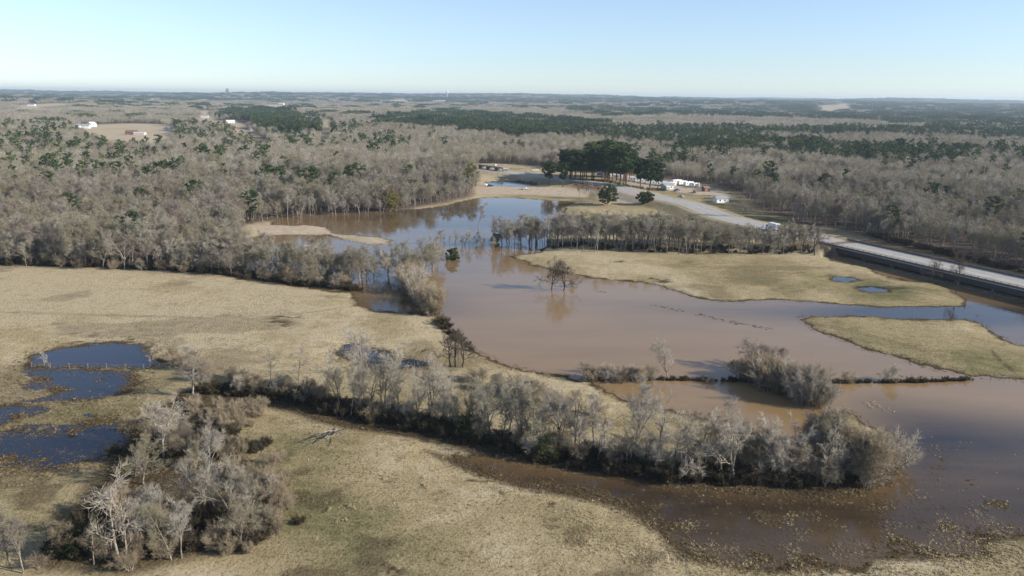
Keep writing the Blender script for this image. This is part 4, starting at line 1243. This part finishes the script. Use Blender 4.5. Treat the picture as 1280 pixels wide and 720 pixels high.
wk = np.concatenate([rnd_px(22000, 560, 1340, 575, 780), rnd_px(5000, 940, 1340, 540, 700), rnd_px(10000, -40, 230, 418, 600), rnd_px(1200, 400, 600, 425, 470)])
zw, sw = land(wk[:, 0], wk[:, 1])
inm = np.maximum(np.maximum(sdist(MARSH, wk[:, 0], wk[:, 1]), sdist(MARSH2, wk[:, 0], wk[:, 1])), sdist(MARSH3, wk[:, 0], wk[:, 1])) > -1
ring = (sw > -1.2) & (sw < 4.5) & (wk[:, 0] < -20) & (wk[:, 1] < 195)
kw_ = (ring & (RNG.random(len(wk)) < 0.55)) | inm & (RNG.random(len(wk)) < sstep(0.36, 0.62, fbm(wk[:, 0] / 4.5, wk[:, 1] / 2.2, 151, 4)) * (0.12 + 0.88 * sstep(-13, 3, sw)))
wk, zw = wk[kw_], zw[kw_]
Vw, Fw = tufts(wk[:, 0], wk[:, 1], np.maximum(zw, -0.05) - 0.02, RNG.uniform(0.08, 0.3, len(wk)) * np.where(ring[kw_], 1.5, 1.0), 7, 6)
tag(link('marsh_weeds', np_mesh('marsh_weeds', Vw, [(Fw, M_WEED)])), 'brown drowned weeds at the soaked edges of the flood', 'weeds', None, 'stuff')
def on_ground(cond, n):
    i = RNG.choice(np.where(cond)[0], n); cell = 0.5
    x, y = xf[i] + RNG.uniform(-cell, cell, n), yf[i] + RNG.uniform(-cell, cell, n)
    z, sd = land(x, y)
    return x, y, z, sd


inview = (np.abs(xf) < yf * 0.75 + 15) & (yf < 330) & (yf > 80)
gx_, gy_, gz_, gs_ = on_ground(inview & (SD > -1.6) & (SD < 2.4), 11000)
V, Fq = tufts(gx_, gy_, np.maximum(gz_, -0.05) - 0.02, RNG.uniform(0.12, 0.4, len(gx_)), 7, 16)
tag(link('shore_weeds', np_mesh('shore_weeds', V, [(Fq, M_WEED)])), 'half drowned weeds along the shores', 'weeds', None, 'stuff')
gx_, gy_, gz_, gs_ = on_ground(inview & (SD > 2) & (litter < 0.3), 30000)
k = RNG.random(len(gx_)) < sstep(0.35, 0.68, fbm(gx_ / 8, gy_ / 6, 161, 4)); gx_, gy_, gz_ = gx_[k], gy_[k], gz_[k]
V, Fq = tufts(gx_, gy_, gz_ - 0.03, RNG.uniform(0.10, 0.34, len(gx_)), 7, 17)
tag(link('pasture_tussocks', np_mesh('pasture_tussocks', V, [(Fq, M_TUSSOCK)])), 'olive and brown grass tussocks over the pastures', 'grass', None, 'stuff')
X_ = np.concatenate([pt, mk, ex]); Z_ = np.concatenate([z, np.maximum(zm, -0.06), np.maximum(ze, -0.05)]) - 0.03; H_ = np.concatenate([hs, hm, RNG.uniform(0.25, 0.5, len(ex))])
V, Fq = tufts(X_[:, 0], X_[:, 1], Z_, H_)
tag(link('straw_tufts', np_mesh('straw_tufts', V, [(Fq, M_STRAW)])), 'pale straw tufts over the front pasture and flooded margin', 'dry grass', None, 'stuff')

# driftwood and dead stems drifting in lines
dr = []
g = np.random.default_rng(8)
for line, n in (([(818, 381), (850, 389)], 60), ([(865, 392), (910, 402), (965, 412)], 120), ([(1030, 319), (1090, 333), (1130, 340)], 90), ([(1140, 351), (1200, 357)], 60), ([(1180, 365), (1215, 395)], 60), ([(1100, 470), (1215, 474)], 60), ([(745, 363), (755, 366)], 14)):
    L = poly(line)
    for k in range(n):
        s = random.random() * (len(L) - 1); i = int(s); p = L[i] + (L[i + 1] - L[i]) * (s - i) + g.normal(0, 0.8, 2)
        if random.random() < 0.4: continue
        th = g.normal(0, 0.9); q = p + np.array([math.cos(th), math.sin(th)]) * g.uniform(0.4, 1.2)
        dr.append((*p, g.uniform(0, 0.04), *q, g.uniform(0.0, 0.12), 0.05, 0.02))
V, Fq = prisms(dr, 4)
tag(link('driftwood', np_mesh('driftwood', V, [(Fq, M_BRUSH)])), 'thin dark lines of drifting sticks on the brown water', 'debris', None, 'stuff')

# fallen white limbs beside the hedgerow
for a, b_, n, L, lab in ((385, 500, 9, 6.0, 'fallen whitish limbs fanned out at the left end of the hedgerow'), (420, 542, 8, 7.5, 'bundle of leaning grey poles fallen beside the ditch'), (800, 560, 5, 5.0, 'pale fallen limbs low in the hedgerow by the tall tree'), (185, 570, 6, 6, 'thick pale broken limbs above the pond shadow')):
    x, y = P(a, b_); g = np.random.default_rng(a); S = []
    th0 = g.uniform(0, 6.28)
    for k in range(n):
        th = th0 + g.normal(0, 0.35); p = np.array([g.normal(0, 0.5), g.normal(0, 0.5), 0.1]); e = np.array([math.cos(th), math.sin(th), g.uniform(0.1, 0.5)])
        for j in range(4):
            q = p + e * L * g.uniform(0.7, 1.1) / 4; S.append((*p, *q, 0.11 * (1 - j / 5), 0.11 * (1 - (j + 1) / 5)))
            for _ in range(3):
                f = e + g.normal(0, 0.5, 3); S.append((*q, *(q + f * 0.9), 0.035, 0.012))
            p = q; e = e + g.normal(0, 0.12, 3)
    V, Fq = prisms(S, 5)
    o = link('fallen_branches', np_mesh('fallen_branches', V, [(Fq, M_DEAD)]), None, (x, y, max(gz(x, y), 0))); tag(o, lab, 'deadwood')

# ------------------------------------------------------------------ road
def strip(line, o0, o1, z0, name, mat, zf=None, thick=None):
    L = np.asarray(line); d = np.gradient(L, axis=0); d /= np.linalg.norm(d, axis=1)[:, None]; nrm = np.stack([d[:, 1], -d[:, 0]], 1)
    V, Fq = [], []
    for i, (p, n_) in enumerate(zip(L, nrm)):
        z = z0 if zf is None else zf(i)
        a, b_ = p + n_ * o0, p + n_ * o1
        V += [(a[0], a[1], z), (b_[0], b_[1], z)]
    Fq = [(2 * i, 2 * i + 1, 2 * i + 3, 2 * i + 2) for i in range(len(L) - 1)]
    return V, Fq


def smooth_line(L, n=6):
    L = np.asarray(L); out = []
    for i in range(len(L) - 1):
        p0, p1, p2, p3 = L[max(i - 1, 0)], L[i], L[i + 1], L[min(i + 2, len(L) - 1)]
        for k in range(n):
            t_ = k / n
            out.append(0.5 * ((2 * p1) + (p2 - p0) * t_ + (2 * p0 - 5 * p1 + 4 * p2 - p3) * t_ ** 2 + (3 * p1 - p0 - 3 * p2 + p3) * t_ ** 3))
    return np.array(out + [L[-1]])


mt, t, out = new_mat('worn_pavement'); M_PAVE = mt
geo = N(t, 'ShaderNodeNewGeometry')
n1 = tex_noise(t, 0.25, geo.outputs['Position'], 6, 0.7); n2 = tex_noise(t, 3.0, geo.outputs['Position'], 3)
c = mix(t, 0.35, ramp(t, [(0.3, (0.27, 0.25, 0.215)), (0.7, (0.38, 0.355, 0.305))], n1).outputs[0], ramp(t, [(0.3, (0.28, 0.25, 0.21)), (0.7, (0.48, 0.44, 0.38))], n2).outputs[0])
b = N(t, 'ShaderNodeBsdfPrincipled'); b.inputs['Roughness'].default_value = 0.85; t.links.new(c, b.inputs['Base Color']); t.links.new(b.outputs[0], out.inputs[0])
RS = smooth_line(ROAD)
sproj = RS @ BR_S
onroad = RS[(sproj > BRIDGE_S1) | (np.abs(RS @ BR_N - BR_C) > 30)]
V, Fq = strip(onroad, -7.4, 7.4, 3.42, 'road', M_PAVE)
me = bpy.data.meshes.new('road'); me.from_pydata(V, [], Fq); me.materials.append(M_PAVE)
tag(link('road', me), kind='structure')
mb = MB()
for o0 in (-6.6, 6.45, -0.25, 0.1):
    V, Fq = strip(onroad, o0, o0 + 0.15, 3.426, '', None); mb.add(V, Fq)
for o0 in (-3.7, 3.55):
    V, Fq = strip(onroad, o0, o0 + 0.15, 3.426, '', None); mb.add(V, Fq[::2])
tag(mb.build('road_markings', M_LINE), kind='structure')

# ------------------------------------------------------------------ bridge (local x across, y along)
ang = math.atan2(-BR_S[0], BR_S[1])
c0 = br(0)
bridge = empty('road_bridge', (c0[0], c0[1], 0), ang, 'long low concrete road bridge with dark side girders crossing the flood water', 'bridge')
MB().box(-8.3, 8.3, BRIDGE_S0, BRIDGE_S1, 3.15, 3.45).build('deck', M_PAVE, bridge)
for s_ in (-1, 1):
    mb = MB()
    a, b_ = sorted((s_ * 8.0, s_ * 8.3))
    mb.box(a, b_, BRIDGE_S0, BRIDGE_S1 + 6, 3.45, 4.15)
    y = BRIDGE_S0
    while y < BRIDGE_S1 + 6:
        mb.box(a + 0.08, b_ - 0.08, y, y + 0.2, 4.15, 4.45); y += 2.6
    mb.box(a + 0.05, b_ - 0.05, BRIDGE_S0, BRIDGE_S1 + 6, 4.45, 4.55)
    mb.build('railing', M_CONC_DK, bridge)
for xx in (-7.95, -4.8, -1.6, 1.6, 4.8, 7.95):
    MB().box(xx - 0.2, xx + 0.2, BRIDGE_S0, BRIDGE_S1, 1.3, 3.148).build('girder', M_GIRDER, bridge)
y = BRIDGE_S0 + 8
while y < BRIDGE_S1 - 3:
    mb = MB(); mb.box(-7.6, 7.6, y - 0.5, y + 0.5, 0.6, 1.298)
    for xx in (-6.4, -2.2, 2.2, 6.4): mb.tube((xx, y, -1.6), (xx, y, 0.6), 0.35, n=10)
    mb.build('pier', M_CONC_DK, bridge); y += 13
mb = MB()
for o0 in (-7.3, 7.15, -0.25, 0.1):
    mb.box(o0, o0 + 0.15, BRIDGE_S0, BRIDGE_S1, 3.45, 3.456)
mb.build('painted_lines', M_LINE, bridge)
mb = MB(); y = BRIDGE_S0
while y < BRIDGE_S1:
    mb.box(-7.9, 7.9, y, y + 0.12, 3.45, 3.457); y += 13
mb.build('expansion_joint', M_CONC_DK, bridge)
MB().box(-8.6, 8.6, BRIDGE_S1 - 0.2, BRIDGE_S1 + 1.6, -1.0, 3.13).build('abutment', M_CONC, bridge)

# far crossing at the left end of the road
a, b_ = P(601, 212, 2.0), P(632, 216.5, 2.0)
root = empty('small_bridge', (*((a + b_) / 2), gz(*((a + b_) / 2)) - 0.2), math.atan2(*(b_ - a)[::-1]), 'low dark culvert bridge under the far road at the lake head', 'bridge')
MB().box(-18, 18, -2.5, 2.5, 2.2, 2.7).build('deck', M_CONC, root)
MB().box(-18, 18, -2.6, -2.4, 2.7, 3.5).build('railing', M_CONC, root)
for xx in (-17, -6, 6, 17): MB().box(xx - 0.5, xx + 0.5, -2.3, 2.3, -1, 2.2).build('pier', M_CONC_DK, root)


# ------------------------------------------------------------------ vehicles and lot
def wheels(root, xs, y, r=0.38, w=0.24):
    for xx in xs:
        for s_ in (-1, 1):
            wq = MB().tube((xx, s_ * y - w / 2, r), (xx, s_ * y + w / 2, r), r, n=18).build('wheel', M_RUBBER, root, 0.03)
            MB().tube((xx, s_ * (y + w * 0.1) - w / 2, r), (xx, s_ * (y + w * 0.1) + w / 2, r), r * 0.58, n=14).build('rim', M_SILVER, wq)


def make_trailer(label, group, L=8.0, hgt=2.9, mat=None):
    root = empty('travel_trailer', (0, 0, 0), 0, label, 'trailer', group)
    prof = [(-L / 2, 0.55), (-L / 2 + 0.2, 0.45), (L / 2 - 0.6, 0.45), (L / 2, 0.9), (L / 2 - 0.05, 1.7), (L / 2 - 0.5, hgt - 0.15), (L / 2 - 1.1, hgt), (-L / 2 + 0.4, hgt), (-L / 2, hgt - 0.35)]
    MB().prism(prof, -1.2, 1.2).build('body', mat or M_WHITE, root, 0.08)
    for s_ in (-1, 1):
        MB().box(-L / 2 + 0.3, L / 2 - 0.4, s_ * 1.215 - 0.01, s_ * 1.215 + 0.01, 0.95, 1.15).build('stripe', M_GREYPAINT, root)
        for xx in (-L * 0.3, 0.0, L * 0.28):
            MB().box(xx - 0.45, xx + 0.45, s_ * 1.22 - 0.015, s_ * 1.22 + 0.015, 1.55, 2.15).build('window', M_GLASS, root)
    MB().box(L * 0.12, L * 0.12 + 0.65, -1.235, -1.21, 0.6, 2.4).build('door', M_CREAM, root)
    MB().box(-0.5, 0.5, -0.4, 0.4, hgt, hgt + 0.25).build('roof_vent', M_WHITE, root, 0.04)
    MB().box(L / 2 - 0.2, L / 2 + 1.1, -0.06, 0.06, 0.42, 0.54).build('hitch', M_STEEL, root)
    wheels(root, (-0.75, 0.1), 1.05, 0.36)
    return root


def make_car(label, group, mat, kind='car'):
    root = empty('parked_car' if kind == 'car' else 'pickup_truck', (0, 0, 0), 0, label, kind, group)
    if kind == 'car':
        body = [(-2.2, 0.45), (2.15, 0.4), (2.25, 0.65), (2.1, 0.85), (1.0, 0.98), (-1.5, 1.02), (-2.2, 0.95)]
        cab = [(1.0, 0.98), (0.25, 1.46), (-1.1, 1.5), (-1.75, 1.02)]
    else:
        body = [(-2.7, 0.55), (2.6, 0.5), (2.7, 0.8), (2.55, 1.08), (1.25, 1.18), (-2.7, 1.15)]
        cab = [(1.25, 1.18), (0.7, 1.78), (-0.7, 1.82), (-0.85, 1.16)]
    MB().prism(body, -0.9, 0.9).build('body', mat, root, 0.06)
    cb = MB().prism(cab, -0.76, 0.76).build('cabin', mat, root, 0.05)
    for s_ in (-1, 1):
        (xa, za), (xb, zb), (xc, zc), (xd, zd) = cab
        q = [(xa - 0.22, za + 0.06), (xb + 0.02, zb - 0.09), (xc + 0.05, zc - 0.09), (xd + 0.2, zd + 0.06)]
        MB().prism(q, s_ * 0.77 - 0.008, s_ * 0.77 + 0.008).build('window', M_GLASS, cb)
        MB().box(body[2][0] - 0.06, body[2][0] + 0.02, s_ * 0.62 - 0.15, s_ * 0.62 + 0.15, 0.62, 0.76).build('headlight', M_SILVER, root)
        MB().box(body[0][0] - 0.02, body[0][0] + 0.03, s_ * 0.66 - 0.13, s_ * 0.66 + 0.13, 0.72, 0.88).build('tail_light', M_REDPAINT, root)
    wheels(root, (-1.35, 1.35) if kind == 'car' else (-1.7, 1.65), 0.84, 0.34)
    return root


def place(root, px, py, rz, z=None):
    x, y = P(px, py, 1.0)
    root.location = (x, y, gz(x, y) if z is None else z)
    root.rotation_euler = (0, 0, rz)
    return root


road_dir = math.atan2(*(ROAD[12] - ROAD[10])[::-1])
T0 = make_trailer('white travel trailer first in the row behind the roadside pines', 'white trailers in the row behind the pines')
k = 0
for i, px in enumerate(np.linspace(752, 834, 13)):
    py = 221 + (px - 752) * 0.15
    r = T0 if i == 0 else copy_tree(T0)
    place(r, px, py, road_dir + 1.15 + random.uniform(-0.1, 0.1))
    r['label'] = 'white travel trailer in the row behind the pines along the road'
for i, (px, py, rz, lab) in enumerate([(838, 233, 0.2, 'white trailer at the lot entrance beside the pine end'), (846, 230, 0.4, 'white trailer in the back row at the left of the lot'), (853, 231.5, 0.5, 'white trailer second in the back row of the lot'), (861, 232.5, 0.5, 'white trailer with dark windows in the middle of the back row'), (868, 234, 0.5, 'white trailer at the right of the back row'), (834, 237.5, 1.5, 'white trailer end-on next to the shade-dark roadside bushes')]):
    r = copy_tree(T0); place(r, px, py, rz); r['label'] = lab; del r['group']
c = make_car('small dark car driving on the causeway road', None, M_GREYPAINT); place(c, 851, 252, road_dir + 0.1, 3.43)
c = make_car('dark pickup parked on the lot between two trailers', None, M_BLUEPAINT, 'pickup'); place(c, 846, 239, 0.8)
c = make_car('rust-brown pickup at the front of the lot', None, M_RUST, 'pickup'); place(c, 868, 241, 1.2)
c = make_car('black car parked at the lake beach by the far puddle', None, M_BLACKPAINT); place(c, 613, 233, 0.3)
c = make_car('grey car parked on the middle of the sandy lake beach', None, M_SILVER); place(c, 656, 237, 0.4)
c = make_car('white pickup parked on the bank by the wood edge', None, M_WHITE, 'pickup'); place(c, 607, 232, 1.4)
c = make_car('white car on the far road above the culvert bridge', None, M_WHITE); place(c, 619, 211, road_dir, 3.43)
c = make_car('white pickup in the drive left of the beach pines', None, M_WHITE, 'pickup'); place(c, 669, 215, 0.2)

# box truck on the verge
root = empty('box_truck', (0, 0, 0), 0, 'white box truck with grey side parked beside the bridge approach', 'truck')
MB().box(-3.4, 1.6, -1.2, 1.2, 1.0, 3.5).build('cargo_box', M_WHITE, root, 0.05)
MB().prism([(1.7, 0.6), (3.7, 0.6), (3.75, 1.4), (3.3, 1.6), (2.9, 2.5), (1.7, 2.6)], -1.05, 1.05).build('cab', M_WHITE, root, 0.08)
MB().box(-3.4, 3.4, -0.9, 0.9, 0.55, 0.95).build('chassis', M_BLACKPAINT, root)
MB().box(-3.43, -3.40, -1.0, 1.0, 1.1, 3.4).build('roll_door', M_GREYPAINT, root)
for s_ in (-1, 1): MB().prism([(2.0, 1.65), (3.05, 1.65), (2.8, 2.35), (2.0, 2.4)], s_ * 1.06 - 0.01, s_ * 1.06 + 0.01).build('window', M_GLASS, root)
wheels(root, (-2.2, 2.7), 1.0, 0.45)
x, y = br(262, -5.2); root.location = (x, y, 3.43); root.rotation_euler = (0, 0, ang + math.pi / 2)


# buildings
def building(name, label, px, py, L, W, H, rh, wall, roof, rz, win=3, door=True, cat='building', z=None):
    x, y = P(px, py, 1.0)
    if z is None: z = gz(x, y)
    root = empty(name, (x, y, z - 0.15), rz, label, cat)
    mb = MB(); mb.box(-L / 2, L / 2, -W / 2, W / 2, 0, H)
    mb.add([(-L / 2, -W / 2, H), (-L / 2, W / 2, H), (-L / 2, 0, H + rh), (L / 2, -W / 2, H), (L / 2, W / 2, H), (L / 2, 0, H + rh)], [(0, 2, 1), (3, 4, 5)])
    mb.build('wall', wall, root)
    e = 0.35; mb = MB()
    for s_ in (-1, 1):
        q = [(s_ * (W / 2 + e), H - rh * 2 * e / W + 0.02), (0, H + rh + 0.02), (0, H + rh + 0.17), (s_ * (W / 2 + e), H - rh * 2 * e / W + 0.17)]
        vs = [(-L / 2 - e, a, b_) for a, b_ in q] + [(L / 2 + e, a, b_) for a, b_ in q]
        mb.add(vs, [(0, 1, 2, 3), (7, 6, 5, 4), (0, 4, 5, 1), (1, 5, 6, 2), (2, 6, 7, 3), (3, 7, 4, 0)])
    mb.build('roof', roof, root)
    for i in range(win):
        xx = -L / 2 + L * (i + 0.7) / (win + 0.6)
        f = MB().box(xx - 0.55, xx + 0.55, -W / 2 - 0.05, -W / 2 - 0.003, 1.0, 2.1).build('window', M_WHITE, root)
        MB().box(xx - 0.45, xx + 0.45, -W / 2 - 0.065, -W / 2 - 0.05, 1.1, 2.0).build('pane', M_GLASS, f)
    if door:
        MB().box(L / 2 + 0.003, L / 2 + 0.05, -0.9, 0.9, 0.15, 2.3).build('door', M_GREYPAINT, root)
    return root


building('shed', 'small white shed with a grey roof beside the road verge', 901, 252, 8, 5, 2.6, 1.2, M_WHITE, M_ROOF, 0.25, 2)
building('office_building', 'small white lot office beside the shade-dark roadside bushes', 834, 236, 7, 5, 2.8, 1.0, M_CREAM, M_ROOF, 0.3, 3)
building('shed', 'brown storage shed at the right side of the lot', 882, 239, 4, 3.5, 2.4, 1.0, M_RUST, M_REDROOF, 0.4, 1)
building('farmhouse', 'white farmhouse at the left end of the hill field', 104, 160.5, 22, 11, 4, 3.5, M_WHITE, M_ROOF, 0.2, 5)
building('barn', 'white gabled barn right of the hill farmhouse', 115, 158.5, 12, 10, 5, 3.5, M_WHITE, M_WHITE, 1.3, 2)
building('barn', 'low white outbuilding at the far left of the hill field', 96, 161.5, 12, 8, 3.5, 2, M_WHITE, M_WHITE, 0.1, 2)
building('barn', 'rust-brown barn in the middle of the hill field', 165, 168, 16, 9, 4, 2.5, M_RUST, M_REDROOF, 0.1, 2)
building('shed', 'long pale open shed right of the rust-brown barn', 175, 168.5, 16, 7, 3.0, 1.0, M_CREAM, M_CREAM, 0.0, 2)
building('farmhouse', 'small pale house under trees at the right of the hill field', 211, 163, 14, 8, 3.2, 2, M_CREAM, M_ROOF, 0.0, 3)
building('warehouse', 'long white warehouse far off above the left woods', 180, 128.5, 120, 40, 14, 6, M_WHITE, M_WHITE, 0.05, 0, False)
building('warehouse', 'faint pale warehouse near the horizon above the pine stand', 328, 124, 140, 50, 22, 4, M_WHITE, M_WHITE, 0.0, 0, False)
building('warehouse', 'pale plant building beside the far reddish clearing', 548, 131, 110, 40, 14, 4, M_CREAM, M_WHITE, 0.05, 0, False)
building('house', 'pale roofed house by the far highway left of the pine stand', 288, 154, 18, 10, 4, 2.5, M_WHITE, M_WHITE, 0.3, 3)
building('house', 'white house on the far highway below the pine stand', 318, 163, 16, 10, 4, 2.5, M_WHITE, M_ROOF, 0.6, 3)

building('house', 'small white house beside the pale clearing at the far left', 40, 134.5, 26, 14, 5, 3, M_WHITE, M_ROOF, 0.1, 3)
building('house', 'pale house at the right of the far clearing above the pine stand', 352, 133, 30, 16, 6, 3, M_CREAM, M_WHITE, -0.2, 3)
building('warehouse', 'low white warehouse in the far clearing over the lake head', 632, 133.2, 70, 30, 9, 3, M_WHITE, M_WHITE, 0.1, 0, False)
building('house', 'cream house in the small clearing left of the pine stand', 256, 147, 18, 11, 4, 2.5, M_CREAM, M_ROOF, 0.2, 3)
# far tower block and water tower on the skyline
x, y = P(559, 128.5, 0.0); zt = gz(x, y)
rt = empty('water_tower', (x, y, zt), 0, 'white water tower on the skyline above the lake', 'water tower')
sc0 = np.hypot(x, y) / 949 / 3.2 * 0.95
MB().lathe([(2.5 * sc0, 0), (1.4 * sc0, 3 * sc0), (1.3 * sc0, 18 * sc0), (1.6 * sc0, 20 * sc0)], 20).build('column', M_WHITE, rt)
MB().lathe([(1.6 * sc0, 20 * sc0), (4.6 * sc0, 21.5 * sc0), (6 * sc0, 24 * sc0), (6 * sc0, 26 * sc0), (4.5 * sc0, 28.5 * sc0), (0.01, 29.7 * sc0)], 24).build('tank', M_WHITE, rt, smooth=True)
x, y = P(285, 124.2, 0.0); zt2 = gz(x, y); s0 = np.hypot(x, y) / 949 * 0.8
rt = empty('tower_block', (x, y, zt2), 0.2, 'small grey tower block on the skyline above the left woods', 'building')
MB().box(-2.2 * s0, 2.2 * s0, -2 * s0, 2 * s0, 0, 6.5 * s0).build('wall', M_GREYPAINT, rt)
MB().box(-1.2 * s0, 1.2 * s0, -1 * s0, 1 * s0, 6.5 * s0, 8.2 * s0).build('roof_plant', M_GREYPAINT, rt)
for i in range(5): MB().box(-2 * s0, 2 * s0, -2.03 * s0, -2.0 * s0, (0.8 + i * 1.15) * s0, (1.3 + i * 1.15) * s0).build('window', M_GLASS, rt)


# fences
def fence(name, label, line, step, h, wires=3, z0=None):
    L = poly(line); p0 = L[0]
    root = empty(name, (p0[0], p0[1], 0), 0, label, 'fence')
    pts = []
    for i in range(len(L) - 1):
        n = max(1, int(np.hypot(*(L[i + 1] - L[i])) / step))
        for k in range(n): pts.append(L[i] + (L[i + 1] - L[i]) * k / n)
    pts.append(L[-1]); pts = np.array(pts)
    zz = np.maximum(land(pts[:, 0], pts[:, 1])[0], -0.3)
    post = None
    for (x, y), z in list(zip(pts, zz))[:95]:
        if post is None:
            post = MB().tube((0, 0, -0.4), (0, 0, h), 0.08, 0.07, 6).build('post', M_POST, root)
            o = post
        else:
            o = post.copy(); COL.objects.link(o); o.parent = root
        o.location = (x - p0[0], y - p0[1], z); o.rotation_euler = (random.uniform(-0.06, 0.06), random.uniform(-0.06, 0.06), 0)
    mb = MB()
    for j in range(wires):
        for i in range(len(pts) - 1):
            a_, b2 = pts[i] - p0, pts[i + 1] - p0; hh = h * (0.3 + 0.62 * j / max(wires - 1, 1))
            mb.tube((*a_, zz[i] + hh), (*b2, zz[i + 1] + hh), 0.012, n=3)
    mb.build('wire', M_STEEL, root)
    return root


fence('wire_fence', 'wire fence with wooden posts crossing the blue pond', [(-60, 457), (40, 459.5), (110, 461), (180, 462.5), (300, 464)], 3.2, 1.3)
fence('wire_fence', 'half-drowned wire fence across the brown lake', [(740, 476.5), (830, 476), (925, 478), (1050, 480), (1215, 475.5), (1285, 473)], 4.0, 0.9)
fence('wire_fence', 'wire fence in the water beside the bridge', [(1028, 317), (1090, 332), (1165, 350), (1200, 358), (1285, 378)], 4.0, 1.1)
fence('rail_fence', 'white rail fence along the lot front', [(842, 243), (868, 248), (893, 251)], 3.0, 1.1, 2)
# dark leafy strip standing for pine shadow and roadside bushes, then utility poles
hx = between([(752, 229), (790, 237), (830, 241)], 46, 1.0, 0.5)
g = np.random.default_rng(5)
hp = [((p[0], p[1]), gz(*p)) for p in hx]
o0 = np.array(hx).mean(0)
V, Fq = leaf_cloud(g, [np.array([p[0] - o0[0], p[1] - o0[1], z + 0.8]) for p, z in hp], [1.5] * len(hp), 60, 0.3, 0.8)
o = link('pine_shade_bushes', np_mesh('pine_shade_bushes', V, [(Fq, M_PINE)]), None, (o0[0], o0[1], 0)); tag(o, 'long dark leafy strip for pine shade and bushes by the causeway road', 'bushes')
up = None
for px, py, lab in ((657, 230, 'wooden utility pole behind the sandy lake beach'), (720, 232, 'wooden utility pole at the left edge of the pine grove'), (700, 226, 'wooden utility pole by the road left of the pine grove')):
    x, y = P(px, py)
    root = empty('utility_pole', (x, y, gz(x, y)), road_dir + 1.57, lab, 'utility pole')
    MB().tube((0, 0, -0.5), (0, 0, 10.5), 0.16, 0.11, 8).build('pole', M_POST, root)
    MB().box(-1.2, 1.2, -0.06, 0.06, 9.6, 9.75).build('crossarm', M_POST, root)
    for xx in (-1.0, 0.0, 1.0): MB().lathe([(0.06, 9.75), (0.08, 9.85), (0.04, 9.98), (0.0, 9.99)], 8).build('insulator', M_GLASS, root)

# ------------------------------------------------------------------ haze over the whole land
mt, t, out = new_mat('haze')
pv = N(t, 'ShaderNodeVolumePrincipled')
pv.inputs['Color'].default_value = (0.72, 0.87, 1.0, 1)
pv.inputs['Density'].default_value = 7.5e-5
pv.inputs['Anisotropy'].default_value = 0.2
t.links.new(pv.outputs[0], out.inputs['Volume'])
try:
    mt.cycles.volume_sampling = 'DISTANCE'
    mt.cycles.homogeneous_volume = True
except Exception:
    pass
zmin = float(Z.min()) - 1.0
hz = MB().box(-18500, 18500, -3900, 18500, zmin - 1, max(float(Z.max()) + 24, 104, zt + 31 * sc0, zt2 + 9 * s0)).build('haze', mt)
tag(hz, 'thin pale blue haze over the distant woods', 'haze', None, 'stuff')
print(Q_COUNT, 'faces ground', len(F), 'zmin', zmin)
